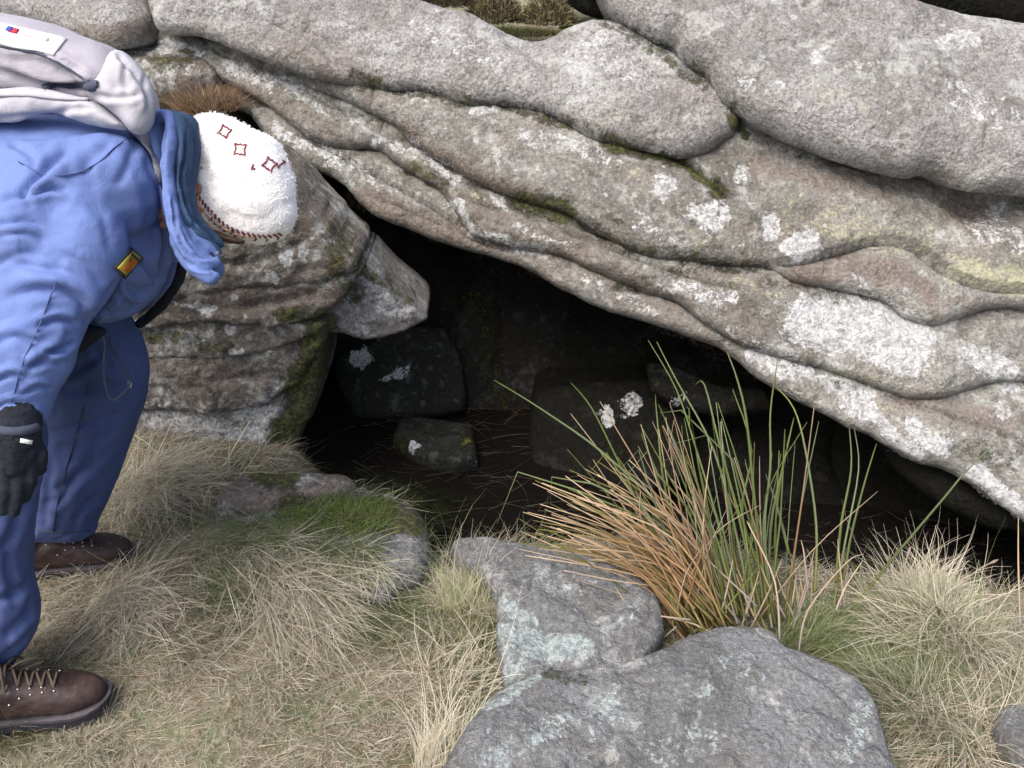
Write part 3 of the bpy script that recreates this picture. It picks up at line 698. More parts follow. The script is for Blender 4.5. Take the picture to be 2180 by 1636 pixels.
# ------------------------------------------------------------------ foreground slabs
DN = (0, .2, -1)
o, V_W, F_W = rock('granite_slab', 'dark slab with pale blue-green and pink lichen, left of the rush clump',
     [(962, 1176), (1000, 1164), (1080, 1172), (1200, 1190), (1290, 1218), (1370, 1262), (1410, 1330), (1400, 1400), (1330, 1450), (1250, 1460), (1160, 1470), (1090, 1474), (1072, 1420), (1062, 1350), (1060, 1280), (1010, 1225)],
     [(1000, 1180, 2.12), (1360, 1270, 2.03), (1090, 1450, 1.84)], 0.05, 0.045, M_ROCK_FRONT, power=3.4, sub=2, jag=.008, cat='slab', Tb=0.2, back=DN, seed=61, res=.0045,
     noise=(0.010, 4, 0.004, 20), creases=[('ridge', [(1070, 1290), (1180, 1340), (1330, 1350)], .02, .035), ('groove', [(1130, 1340), (1160, 1400), (1150, 1450)], .01, .02)])
o, V_X, F_X = rock('granite_slab', 'broad grey foreground slab at the bottom edge, below the rush clump',
     [(1010, 1540), (1060, 1492), (1130, 1452), (1250, 1436), (1370, 1420), (1440, 1384), (1520, 1358), (1590, 1352), (1640, 1366), (1672, 1398), (1740, 1420), (1810, 1450), (1852, 1500), (1880, 1560),
      (1902, 1640), (1930, 1760), (1700, 1860), (1200, 1860), (960, 1760), (940, 1650), (980, 1580)],
     [(1000, 1600, 1.69), (1600, 1360, 1.92), (1900, 1600, 1.69)], 0.05, 0.09, M_ROCK_FRONT, cat='slab', Tb=0.22, back=DN, seed=63, res=.005,
     noise=(0.014, 3.5, 0.005, 18), creases=[('groove', [(1600, 1370), (1680, 1450), (1760, 1500), (1830, 1580), (1850, 1640)], .008, .02), ('groove', [(1250, 1450), (1300, 1560), (1280, 1700)], .006, .03)],
     bumps=[(1500, 1470, 160, .02), (1150, 1600, 120, .012), (1800, 1430, 60, -.01)], power=3.4, sub=3, jag=.005)
rock('small_stone', 'small purplish stone poking from the turf beside the half-buried boulder',
     [(782, 1234), (810, 1226), (838, 1236), (842, 1262), (815, 1280), (786, 1272)],
     [(790, 1270, 2.06), (840, 1270, 2.06), (810, 1230, 2.12)], 0.03, 0.03, M_ROCK_FRONT, cat='stone', Tb=0.06, back=DN, seed=67, res=.004)
rock('small_stone', 'pale bluish stone in the straw at the lower right edge of the photo',
     [(2120, 1530), (2160, 1510), (2240, 1520), (2260, 1590), (2200, 1640), (2130, 1590)],
     [(2120, 1600, 1.72), (2240, 1600, 1.72), (2180, 1520, 1.80)], 0.03, 0.04, M_ROCK_FRONT, cat='stone', Tb=0.08, back=DN, seed=69, res=.004)

# ------------------------------------------------------------------ grass and plants
def blade_mesh(root, head, elev, L, w, droop, c0, c1, nseg=4, side=None):
    """strips for many blades at once. head: heading angle, elev: start elevation, droop: how far the tip falls"""
    N = len(root); s = np.linspace(0, 1, nseg + 1)
    hx, hy = np.cos(head), np.sin(head)
    bend = rng.normal(0, 0.6, N) if side is None else side
    pts = []
    for k in s:
        r_ = L * k * np.cos(elev) * (1 - 0.0 * k)
        lat = L * bend * k * k * 0.5
        z = L * (k * np.sin(elev) - droop * k * k)
        pts.append(root + np.stack([hx * r_ - hy * lat, hy * r_ + hx * lat, z], 1))
    tw = rng.normal(0, 0.6, N)
    wv = np.stack([-hy * np.cos(tw), hx * np.cos(tw), np.sin(tw)], 1)
    V = []; C = []
    for i, k in enumerate(s):
        ww = w * (1 - 0.85 * k ** 1.5) * 0.5
        V.append(pts[i] - wv * ww[:, None]); V.append(pts[i] + wv * ww[:, None])
        c = c0 * (1 - k) + c1 * k; C.append(c); C.append(c)
    V = np.stack(V, 1).reshape(-1, 3); C = np.stack(C, 1).reshape(-1, 3)
    m = 2 * (nseg + 1); b = np.arange(N) * m
    F = np.concatenate([np.stack([b + 2 * i, b + 2 * i + 1, b + 2 * i + 3, b + 2 * i + 2], 1) for i in range(nseg)])
    return V, F, np.hstack([C, np.ones((len(C), 1))])

STRAW = np.array([[0.47, 0.42, 0.325], [0.55, 0.51, 0.42], [0.39, 0.345, 0.27], [0.46, 0.445, 0.355], [0.34, 0.36, 0.255]])
GREEN = np.array([[0.095, 0.13, 0.045], [0.14, 0.18, 0.07], [0.07, 0.11, 0.045], [0.22, 0.25, 0.13]])
BROWN = np.array([[0.22, 0.14, 0.08], [0.16, 0.10, 0.06], [0.28, 0.18, 0.10]])
def pick(pal, n): return pal[rng.integers(0, len(pal), n)] * rng.uniform(0.75, 1.2, (n, 1))

# surfaces that carry turf
def bvh_of(V, F): return BVHTree.FromPolygons([tuple(v) for v in V], [tuple(int(x) for x in f) for f in F])
near_f = GF[(GV[GF[:, 0], 1] > 0.3) & (GV[GF[:, 0], 1] < 3.6) & (np.abs(GV[GF[:, 0], 0]) < 2.2)]
mpn = -np.ones(len(GV), int); un = np.unique(near_f); mpn[un] = np.arange(len(un))
B_GROUND = bvh_of(GV[un], mpn[near_f])
B_U = bvh_of(V_U, F_U); B_WX = [bvh_of(V_W, F_W), bvh_of(V_X, F_X)]
def drop(x, y):
    """height of the turf-bearing surface under a point, or None when bare stone is on top"""
    o = Vector((x, y, 1.2)); d = Vector((0, 0, -1))
    if y > 2.2: return float(ground_z(np.array([x]), np.array([y]))[0]), 'g'
    zs = B_GROUND.ray_cast(o, d)[0]; z = zs.z if zs else 0.0
    for b in B_WX:
        h = b.ray_cast(o, d)[0]
        if h and h.z > z + 0.004: return None, 's'
    h = B_U.ray_cast(o, d)[0]
    if h and h.z > z: return h.z, 'u'
    return z, 'g'

def heading_field(x, y):
    P = np.stack([x, y, np.zeros_like(x)], 1)
    return fbm(P, 2.4, 2, 101) * 2.0 - 0.55 + 1.3 * fbm(P, 13, 2, 113)

def turf(n, region, dens, seedv):
    """scatter roots over a rectangle of ground, thinned by a density function of place"""
    x = rng.uniform(region[0], region[1], n); y = rng.uniform(region[2], region[3], n)
    z0 = ground_z(x, y); P = np.stack([x, y, z0], 1)
    px, py, t = proj(P)
    keep = rng.uniform(0, 1, n) < dens(P, px, py)
    return x[keep], y[keep]

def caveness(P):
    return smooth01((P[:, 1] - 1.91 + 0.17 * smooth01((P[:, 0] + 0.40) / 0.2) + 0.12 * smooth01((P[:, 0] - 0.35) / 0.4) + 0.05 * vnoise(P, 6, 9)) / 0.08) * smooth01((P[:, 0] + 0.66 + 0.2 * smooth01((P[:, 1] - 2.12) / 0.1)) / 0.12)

def dens_main(P, px, py):
    c = caveness(P)
    d = 1 - 0.993 * c
    d = d * np.where(P[:, 1] > 2.35, 0.25, 1)
    onu = (px > 440) & (px < 900) & (py > 1030) & (py < 1280)
    d = np.where(onu, 1.0, d)
    d = d * (1 - 0.9 * np.exp(-(((px - 620) / 150) ** 2 + ((py - 1068) / 26) ** 2)))
    d = d * (0.55 + 0.45 * smooth01((fbm(P, 5, 3, 71) + 0.55) / 0.6))
    trod = np.exp(-(((px - 330) / 110) ** 2 + ((py - 1540) / 70) ** 2))
    return d * (1 - 0.55 * trod)

xs, ys = turf(150000, (-1.75, 1.6, 0.85, 2.75), dens_main, 1)
xe, ye = turf(50000, (-1.3, 0.1, 0.95, 1.65), dens_main, 2)
xs = np.concatenate([xs, xe]); ys = np.concatenate([ys, ye])
zz = []; typ = []
for x, y in zip(xs, ys):
    z, k = drop(x, y); zz.append(-9 if z is None else z); typ.append(k)
zz = np.array(zz); typ = np.array(typ); ok = zz > -5
xs, ys, zz, typ = xs[ok], ys[ok], zz[ok], typ[ok]
P = np.stack([xs, ys, zz], 1); px, py, tt = proj(P); N = len(P)
bare = (typ == 'u') & (px > 800 + 25 * vnoise(P, 20, 3)) & (py > 1085)
ok = ~bare; P, px, py, typ = P[ok], px[ok], py[ok], typ[ok]; N = len(P)
greenish = fbm(P, 4.2, 4, 140) * 0.8 + 0.24
greenish += 1.0 * np.exp(-(((px - 640) / 150) ** 2 + ((py - 1085) / 50) ** 2)) + 0.8 * np.exp(-(((px - 830) / 110) ** 2 + ((py - 1120) / 50) ** 2))
greenish += 1.0 * np.exp(-(((px - 720) / 160) ** 2 + ((py - 1120) / 40) ** 2))
greenish += 0.9 * np.exp(-(((px - 470) / 70) ** 2 + ((py - 1230) / 110) ** 2)) + 0.6 * np.exp(-(((px - 1000) / 130) ** 2 + ((py - 1330) / 90) ** 2))
greenish += 1.2 * np.exp(-(((px - 1700) / 110) ** 2 + ((py - 1330) / 70) ** 2)) + 0.8 * np.exp(-(((px - 1900) / 90) ** 2 + ((py - 1480) / 100) ** 2))
greenish += 0.35 * np.exp(-(((px - 600) / 300) ** 2 + ((py - 1560) / 90) ** 2)) - 0.5 * np.exp(-(((px - 380) / 110) ** 2 + ((py - 1040) / 100) ** 2))
greenish -= 0.35 * np.exp(-(((px - 300) / 180) ** 2 + ((py - 1300) / 70) ** 2)) + 0.3 * np.exp(-(((px - 650) / 120) ** 2 + ((py - 1300) / 70) ** 2))
isg = rng.normal(0, 0.28, N) + greenish > 0.42
isb = (~isg) & (rng.uniform(0, 1, N) < 0.13 + 0.2 * (fbm(P, 6, 3, 160) > 0.35))
c0 = pick(STRAW, N); c1 = pick(STRAW, N) * 1.1
c0[isg] = pick(GREEN, isg.sum()); c1[isg] = pick(GREEN, isg.sum()) * 1.35
c0[isb] = pick(BROWN, isb.sum()); c1[isb] = pick(BROWN, isb.sum())
c0 *= 0.95
head = heading_field(P[:, 0], P[:, 1]) + rng.normal(0, 0.75, N)
head[isg] += rng.normal(0, 1.0, isg.sum())
short = smooth01((py - 1330) / 160) * (px < 1000)
L = rng.gamma(6, 0.0112, N) * (1 - 0.45 * short); L[isg] *= 0.62
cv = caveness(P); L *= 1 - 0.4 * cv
elev = np.clip(rng.normal(0.42, 0.28, N), 0.05, 1.4); elev[isg] += 0.35
droop = rng.uniform(0.15, 0.55, N) * np.clip(np.sin(elev) + 0.15, 0.2, 1)
w = rng.uniform(0.0011, 0.0022, N)
dk = np.clip(1 - 0.55 * cv, 0.3, 1)[:, None]  # shade painted into blade colours towards the hollow
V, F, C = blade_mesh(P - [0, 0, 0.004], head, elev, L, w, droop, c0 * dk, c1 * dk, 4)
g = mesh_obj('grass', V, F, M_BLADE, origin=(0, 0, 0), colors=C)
tag(g, 'matted pale straw and green moorland grass covering the bank in front of the rocks', 'grass', kind='stuff')

# coarser turf beyond the edges of the picture
n = 14000
x = rng.uniform(-3.2, 3.2, n); y = rng.uniform(-1.0, 4.4, n)
out = (np.abs(x) > 1.5) | (y < 0.9) | (y > 2.9); x, y = x[out], y[out]
z = ground_z(x, y); P = np.stack([x, y, z], 1); N = len(P)
c = pick(STRAW, N); gm = rng.uniform(0, 1, N) < 0.4; c[gm] = pick(GREEN, gm.sum())
V, F, C = blade_mesh(P, heading_field(x, y) + rng.normal(0, .7, N), np.clip(rng.normal(.6, .3, N), .1, 1.4), rng.gamma(6, .018, N), rng.uniform(.003, .006, N), rng.uniform(.2, .5, N), c * .7, c, 3)
g = mesh_obj('grass', V, F, M_BLADE, origin=(0, 0, 0), colors=C)
tag(g, 'rough straw-coloured grass on the slope around and above the rocks', 'grass', kind='stuff')

def tussock(label, cx, cy, spread, n, Lm, pal, head0, hs, el, es, group=None, zoff=0.0, cat='grass tuft', wr=(0.0011, 0.0024), droopr=(0.2, 0.7), name='grass_tussock'):
    """one tuft: root given in photo terms, resting on the turf"""
    d = ray(cx, cy); t = (CAM_H - 0.03) / -d[2]
    p = CAMP + d * t
    for _ in range(3):
        z, k = drop(p[0], p[1]); z = 0.03 if z is None else z
        t = (CAM_H - z) / -d[2]; p = CAMP + d * t
    a = rng.uniform(0, 2 * math.pi, n); r_ = spread * np.sqrt(rng.uniform(0, 1, n))
    x = p[0] + r_ * np.cos(a); y = p[1] + r_ * np.sin(a) * 0.8
    z = np.array([(drop(i, j)[0] if drop(i, j)[0] is not None else p[2]) for i, j in zip(x, y)])
    z = z + zoff * np.exp(-(r_ / spread) ** 2 * 1.5)
    P = np.stack([x, y, z], 1)
    if hs > 2.5:
        b0 = rng.uniform(0, 2 * math.pi); head = np.arctan2(0.62 * np.sin(a) + 0.45 * math.sin(b0) + rng.normal(0, .4, n), 0.62 * np.cos(a) + 0.45 * math.cos(b0) + rng.normal(0, .4, n))
    else: head = head0 + rng.normal(0, hs, n)
    c0 = pick(pal, n); c1 = pick(pal, n) * 1.15
    V, F, C = blade_mesh(P - [0, 0, .005], head, np.clip(rng.normal(el, es, n), 0.05, 1.5), rng.gamma(4.5, Lm * .9 / 4.5, n), rng.uniform(*wr, n), rng.uniform(*droopr, n) * 0.8, c0 * .8, c1, 5)
    o = mesh_obj(name, V, F, M_BLADE, origin=(p[0], p[1], p[2]), colors=C)
    tag(o, label, cat, group)
    return p

S2 = np.vstack([STRAW, STRAW * 1.15]); SG = np.vstack([STRAW, GREEN]); PALE = STRAW * 1.35
tussock('pale straw tussock with seed heads at the right, beside the foreground slab', 1985, 1330, .13, 1500, .13, np.vstack([PALE, GREEN[3:] * 1.2, GREEN[1:2] * 1.2]), 0, 3, .85, .35, zoff=.05)
tussock('green and straw tuft at the right edge of the foreground slab', 1930, 1500, .09, 900, .10, SG, 0, 3, .8, .35, zoff=.02)
tussock('bright green grass tuft squeezed against the right side of the foreground slab', 1885, 1440, .05, 700, .06, np.vstack([GREEN * 1.5, GREEN[3:] * 1.1]), 0, 3, 1.0, .3)
tussock('tangled dry straw tuft in the lower right corner', 2060, 1600, .12, 1100, .12, np.vstack([PALE, BROWN[2:]]), 0, 3, .6, .35, zoff=.02)
tussock('pale plume of upright straw leaning over the dark hollow at the right', 1960, 1270, .06, 420, .12, PALE * 1.15, .5, .5, .95, .25)
tussock('upright cream straw tuft at the bottom edge, left of the foreground slab', 930, 1640, .045, 420, .16, PALE, 1.15, .35, 1.15, .22)
tussock('low swept straw tuft lying over the half-buried boulder', 560, 1185, .10, 900, .10, np.vstack([PALE, GREEN[3:], STRAW]), -.3, .6, .25, .2)
tussock('mixed green and straw tuft hanging over the middle of the half-buried boulder', 720, 1190, .09, 800, .09, np.vstack([PALE, GREEN[3:], GREEN[1:2] * 1.3]), -.5, .7, .25, .2)
tussock('long combed straw tuft against the foot of the left stack', 330, 1040, .12, 1300, .17, np.vstack([PALE, S2]), -.2, 1.0, .55, .3, zoff=.04)
tussock('swept straw tuft in the middle of the bank, left of the small stone', 620, 1290, .11, 900, .15, S2, -.55, .45, .35, .2, zoff=.02)
tussock('straw tuft curling over just right of the farther boot', 260, 1290, .10, 900, .14, PALE, -.3, .9, .5, .25, zoff=.03)
tussock('yellow-green tuft standing against the left edge of the dark slab', 985, 1290, .06, 700, .12, np.vstack([STRAW * 1.15, GREEN[3:], STRAW * [1, 1.1, .75]]), 1.6, .8, 1.0, .3)
tussock('straw tuft below the dark slab, left of its pink lichen', 960, 1440, .09, 800, .11, np.vstack([PALE, BROWN[2:], GREEN[3:]]), .4, 1.2, .55, .3)
tussock('fresh green tuft at the foot of the rushes, by the foreground slab', 1700, 1370, .08, 1100, .075, np.vstack([GREEN * 1.5, GREEN * 1.3, STRAW[:1]]), 0, 3, 1.0, .35, zoff=.01)
tussock('brown dead leaf litter packed under the rush clump', 1400, 1375, .09, 500, .11, np.vstack([BROWN, STRAW[2:3]]), 3.0, .8, .25, .2)
tussock('small dark green tuft between the half-buried boulder and the dark slab', 935, 1195, .04, 350, .06, GREEN * .8, 0, 3, .9, .35)
tussock('straggling green tuft at the hollow mouth, left of the rushes', 1120, 1185, .06, 130, .10, np.vstack([GREEN * .9, STRAW[4:]]), .2, 1.2, .5, .3)
tussock('muddy grass tuft hiding the heel of the nearer boot', 20, 1560, .045, 420, .085, np.vstack([GREEN, BROWN, STRAW[3:]]), 0, 3, .9, .3)
tussock('short grass tuft lapping over the sole of the nearer boot', 190, 1575, .06, 420, .05, np.vstack([STRAW, GREEN[3:]]), 0, 3, .8, .3)
tussock('short straw tuft lapping over the toe of the farther boot', 170, 1232, .06, 420, .06, np.vstack([STRAW, GREEN[3:]]), 0, 3, .7, .3)
tussock('bunch of broken pale stalks at the foot of the left stack', 470, 1010, .05, 60, .14, PALE, .3, 1.2, .6, .4, wr=(.003, .005))
tussock('bright green mossy turf over the top of the half-buried boulder', 730, 1105, .12, 2600, .028, np.array([[.12,.17,.035],[.09,.15,.03],[.17,.21,.06]]), 0, 3, .9, .4)

# rushes: each stem its own part
def px_on_ground(px, py, z=0.0):
    d = ray(px, py); return (CAM_H - z) / -float(d[2])

def tube_geo(pts, radii, sides=5, cap=True):
    pts = np.asarray(pts, float); n = len(pts); V = []; up0 = np.array([0.21, 0.35, 0.9])
    for i in range(n):
        tg = pts[min(i + 1, n - 1)] - pts[max(i - 1, 0)]; tg /= np.linalg.norm(tg) + 1e-12
        a = np.cross(tg, up0)
        if np.linalg.norm(a) < 0.1: a = np.cross(tg, [1, 0, 0])
        a /= np.linalg.norm(a); b = np.cross(tg, a)
        for k in range(sides):
            th = 2 * math.pi * k / sides
            V.append(pts[i] + radii[i] * (math.cos(th) * a + math.sin(th) * b))
    F = []
    for i in range(n - 1):
        for k in range(sides):
            k2 = (k + 1) % sides
            F.append((i * sides + k, i * sides + k2, (i + 1) * sides + k2, (i + 1) * sides + k))
    if cap:
        F.append(tuple(range(sides))[::-1]); F.append(tuple((n - 1) * sides + k for k in range(sides)))
    return np.array(V), F

RB = (1540, 1345)
rt = px_on_ground(*RB, 0.02)
rush = empty('rush_clump', tuple(at(RB[0], RB[1], rt)))
tag(rush, 'large clump of green and orange-brown rushes growing in front of the dark hollow', 'rush clump')
C_GR = np.array([0.13, 0.175, 0.06]); C_BG = np.array([0.16, 0.21, 0.11]); C_OR = np.array([0.35, 0.22, 0.11]); C_PA = np.array([0.46, 0.37, 0.26]); C_OL = np.array([0.20, 0.21, 0.06]); C_GY = np.array([0.33, 0.30, 0.29])
stems = []
def stem(px_pts, t0, t1, r, cb, cm, ct, kink=False):
    P2 = catmull(px_pts, False, 4 if not kink else 1) if len(px_pts) > 2 else np.array(px_pts, float)
    if len(P2) == 2: P2 = np.linspace(P2[0], P2[1], 5)
    k = np.linspace(0, 1, len(P2)); t = t0 + (t1 - t0) * k
    W3 = at(P2[:, 0], P2[:, 1], t)
    rad = r * (1 - 0.72 * k ** 1.6)
    V, F = tube_geo(W3, rad, 5)
    kk = np.repeat(k, 5)[:, None]
    c = np.where(kk < .4, cb + (cm - cb) * (kk / .4), cm + (ct - cm) * ((kk - .4) / .6))
    j = rng.uniform(.8, 1.2)
    stems.append((V, F, np.hstack([c * j, np.ones((len(c), 1))])))

U = rng.uniform
G3 = lambda: (C_OL * U(.6, 1.1), [C_GR, C_BG][rng.integers(0, 2)] * U(.85, 1.35), [C_GR, C_BG, C_OL][rng.integers(0, 3)] * U(1, 1.4))
# stems one can follow in the photograph
for pts, dt in [
    ([(1520, 1300), (1440, 1120), (1290, 970), (1150, 870), (1052, 810)], .25), ([(1500, 1290), (1390, 1130), (1320, 990), (1260, 870), (1215, 815)], .3),
    ([(1570, 1310), (1530, 1120), (1480, 950), (1440, 830), (1380, 725)], .2), ([(1600, 1310), (1570, 1150), (1520, 960), (1440, 810), (1398, 728)], .2),
    ([(1650, 1330), (1625, 1150), (1640, 1000), (1640, 880), (1655, 770)], .15), ([(1640, 1330), (1610, 1100), (1590, 900), (1570, 810), (1548, 750)], .15),
    ([(1735, 1260), (1738, 1120), (1715, 960), (1690, 870), (1650, 822)], .25), ([(1780, 1240), (1790, 1120), (1812, 1000), (1808, 910)], .2),
    ([(1775, 1290), (1800, 1150), (1828, 1000), (1818, 910)], .2), ([(1790, 1270), (1810, 1150), (1840, 1030), (1866, 945)], .2),
    ([(1815, 1300), (1860, 1240), (1900, 1190), (2010, 1060), (2060, 1000), (2125, 940)], .0), ([(1640, 1330), (1640, 1130), (1670, 980), (1690, 890)], .3),
    ([(1680, 1180), (1655, 1080), (1630, 1010)], .1), ([(1500, 1310), (1420, 1060), (1400, 900), (1395, 840)], .3), ([(1560, 1320), (1500, 1100), (1440, 950), (1402, 862)], .25),
    ([(1620, 1300), (1570, 1090), (1530, 940), (1500, 820), (1480, 820)], .25), ([(1640, 1260), (1580, 1100), (1600, 960), (1560, 830)], .2)]:
    stem(pts, rt, rt + dt, U(.0028, .0042), *G3())
for pts in [[(1440, 1180), (1340, 1090), (1230, 1045), (1102, 1005), (1058, 1115)], [(1480, 1100), (1400, 1010), (1380, 960), (1290, 1060)], [(1460, 1120), (1260, 1030), (1175, 1016), (1172, 1070)],
            [(1620, 1200), (1560, 980), (1450, 874), (1405, 880)]]:
    stem(pts, rt + .05, rt + .2, .003, *G3(), kink=True)
# orange-brown fan bent over to the left
for i in range(78):
    bx = 1500 + U(-50, 60); by = 1340 + U(-45, 25)
    a = U(0, 1); tx = 1155 + 60 * U(-1, 1) + 240 * max(0, a - .55); ty = 1175 - 190 * a + U(-25, 25)
    if U(0, 1) < .3: tx += U(20, 200); ty -= U(0, 25)
    mx, my = (bx + tx) / 2 + 35 + U(-25, 25), (by + ty) / 2 - 45 + U(-22, 22) + (1 - a) * 20
    cb = C_OL * .8 if U(0, 1) < .6 else C_OR * .7
    if U(0, 1) < .2: tx += U(40, 160); ty += U(-20, 60); mx += U(-30, 60)
    stem([(bx, by), (mx, my), (tx, ty)], rt + U(-.08, .06), rt + U(-.1, .22), U(.0021, .0034), cb, C_OR * U(.8, 1.25), C_PA * U(1.0, 1.6) if U(0, 1) < .7 else C_OL)
# upright green and mixed stems
for i in range(66):
    a = U(0, 1); bx = 1500 + 170 * a + U(-25, 25); by = 1345 + U(-40, 20)
    tx = bx - 250 + 260 * a + U(-70, 90); ty = U(850, 1120)
    mx, my = bx - 45 * (1 - a) + U(-20, 20) + (tx - bx) * .3, (by + ty) / 2 + U(-20, 20)
    rr = U(0, 1)
    cols = G3() if rr < .6 else ((C_OL, C_OR, C_PA) if rr < .85 else (C_GY, C_PA, C_GY))
    if U(0, 1) < .22:
        fx, fy = tx + U(-90, 60), ty + U(10, 90)
        stem([(bx, by), ((bx + mx) / 2, (by + my) / 2), (mx, my), ((mx + tx) / 2, (my + ty) / 2 + 6), (tx, ty), (fx, fy)], rt + U(-.05, .08), rt + U(-.05, .25), U(.0018, .0028), *cols, kink=True)
    else: stem([(bx, by), (mx, my), (tx, ty)], rt + U(-.05, .08), rt + U(-.05, .25), U(.0018, .0031), *cols)
for i in range(34):      # thin strays crossing the clump
    bx = 1520 + U(-90, 130); by = 1330 + U(-60, 20); an = U(-1.15, .75); l = U(150, 420)
    tx, ty = bx + l * math.sin(an), by - l * math.cos(an)
    stem([(bx, by), ((bx + tx) / 2 + U(-30, 30), (by + ty) / 2 - U(0, 40)), (tx, ty)], rt + U(-.1, .08), rt + U(-.1, .2), U(.0012, .0022), *[(C_OL, C_GR, C_OL), (C_OR, C_PA, C_PA * 1.2), (C_GY, C_PA, C_GY * 1.2)][rng.integers(0, 3)])
# short broken stubs and fallen stalks
for i in range(18):
    bx = 1480 + U(-80, 320); by = 1330 + U(-40, 20); l = U(60, 150); an = U(-.6, .5)
    stem([(bx, by), (bx + l * math.sin(an) * .6, by - l * .55), (bx + l * math.sin(an), by - l)], rt + U(-.06, .05), rt + U(-.05, .1), U(.0016, .0028), C_GY * .8, C_PA, C_PA * 1.1)
for pts in [[(1580, 1395), (1480, 1330), (1330, 1300), (1235, 1284)], [(1470, 1320), (1380, 1310), (1290, 1305)], [(1200, 1215), (1300, 1235), (1410, 1250)], [(1440, 1335), (1400, 1370), (1370, 1410)],
            [(1380, 1410), (1350, 1320), (1310, 1250)], [(1700, 1390), (1720, 1300), (1800, 1200), (1838, 1180)], [(1780, 1300), (1800, 1250), (1836, 1195)], [(1720, 1260), (1712, 1180), (1705, 1150)], [(1660, 1370), (1650, 1240), (1600, 1130), (1590, 1110)],
            [(2172, 1340), (2168, 1200), (2168, 1100)], [(1860, 1420), (1960, 1460), (2040, 1500)], [(2030, 1500), (2100, 1450), (2180, 1410)]]:
    stem(pts, rt - .08, rt - .02, .0023, C_GY, C_PA * 1.1, C_PA * 1.2)
for V, F, C in stems[:299]:
    mesh_obj('stem', V, F, M_BLADE, parent=rush, colors=C, origin=V[:5].mean(0))
if len(stems) > 299:
    VV = []; FF = []; CC = []; off = 0
    for V, F, C in stems[299:]:
        VV.append(V); FF += [tuple(i + off for i in f) for f in F]; CC.append(C); off += len(V)
    tag(mesh_obj('fallen_stalks', np.vstack(VV), FF, M_BLADE, parent=rush, colors=np.vstack(CC)), kind='stuff')

# seed heads standing above the right tussock
for pts in [[(1935, 1290), (1925, 1220), (1938, 1165)], [(2030, 1260), (2080, 1215), (2125, 1192)], [(1975, 1280), (1985, 1220), (2000, 1195)]]:
    P2 = catmull(pts, False, 4); W3 = at(P2[:, 0], P2[:, 1], np.full(len(P2), 1.99)); k = np.linspace(0, 1, len(P2))
    V, F = tube_geo(W3, .0016 + .0022 * smooth01((k - .75) / .15) * (k < .97), 5)
    o = mesh_obj('grass_seed_head', V, F, M_BLADE, colors=np.tile([.36, .30, .24, 1.], (len(V), 1)), origin=V[:5].mean(0))
    tag(o, {0: 'small feathery grass seed head standing left of the right tussock', 1: 'seed head leaning right over the dark hollow from the right tussock', 2: 'short upright seed head in the middle of the right tussock'}[[1938, 2125, 2000].index(pts[-1][0])], 'seed head')

# dead rush litter lying on the floor of the hollow
n = 900
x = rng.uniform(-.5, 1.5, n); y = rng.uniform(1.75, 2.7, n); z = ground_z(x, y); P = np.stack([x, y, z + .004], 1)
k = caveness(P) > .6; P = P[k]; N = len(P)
c = pick(np.vstack([BROWN * .3, STRAW * .18]), N)  # straw and brown dimmed, the hollow's shade put into the colour
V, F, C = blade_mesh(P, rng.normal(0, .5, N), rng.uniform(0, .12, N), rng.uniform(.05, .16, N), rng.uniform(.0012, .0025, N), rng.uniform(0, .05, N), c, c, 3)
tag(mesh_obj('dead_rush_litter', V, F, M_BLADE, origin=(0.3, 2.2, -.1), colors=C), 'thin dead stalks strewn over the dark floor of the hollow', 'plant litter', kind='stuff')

# heather on the ledge and dead grass in the gap
def clump_at(name, label, cat, px, py, t, sx, sy, sz, n, pal, Lr, wr, upmin=.3, kind=None):
    p = at(px, py, t)
    a = rng.uniform(0, 2 * math.pi, n); r_ = np.sqrt(rng.uniform(0, 1, n))
    P = p + np.stack([sx * r_ * np.cos(a), sy * r_ * np.sin(a), sz * rng.uniform(0, 1, n) * (1 - r_ ** 2)], 1)
    c = pick(pal, n)
    V, F, C = blade_mesh(P, a + rng.normal(0, .8, n), rng.uniform(upmin, 1.45, n), rng.uniform(*Lr, n), rng.uniform(*wr, n), rng.uniform(0, .3, n), c * .8, c, 3)
    return tag(mesh_obj(name, V, F, M_BLADE, origin=p, colors=C), label, cat, kind=kind)
HEA = np.array([[.08, .085, .04], [.13, .11, .07], [.30, .27, .12], [.10, .07, .055], [.42, .38, .22]])
clump_at('heather_bush', 'scrubby heather bush with cream tips on the ledge at the top, left one', 'heather', 1055, 45, 2.98, .10, .09, .10, 2600, HEA, (.012, .035), (.003, .006))
clump_at('heather_bush', 'scrubby heather bush on the ledge at the top, beside the big boulder', 'heather', 1165, 48, 2.98, .09, .09, .10, 2300, HEA, (.012, .035), (.003, .006))
clump_at('moss_cushion', 'strip of bright moss on the ledge left of the big boulder', 'moss', 1270, 62, 2.92, .12, .04, .01, 2600, np.array([[.10, .13, .02], [.15, .17, .03], [.07, .09, .02]]), (.006, .014), (.003, .005))
clump_at('heather_bush', 'dark heather fringe at the top edge, left of the two bushes', 'heather', 930, 12, 2.98, .14, .08, .06, 2200, HEA[[0, 1, 3]], (.012, .035), (.003, .006))
clump_at('moss_cushion', 'olive moss and dead heather litter covering the ledge below the two bushes', 'moss', 1080, 74, 2.86, .17, .06, .015, 4200, np.array([[.10, .11, .03], [.16, .15, .08], [.07, .07, .03]]), (.008, .02), (.002, .005))
clump_at('grass_tussock', 'dry brown grass in the gap just above the white hat', 'grass tuft', 440, 235, 2.66, .10, .07, .04, 1500, np.vstack([BROWN * 1.3, STRAW[2:3]]), (.03, .09), (.0015, .003), .5)

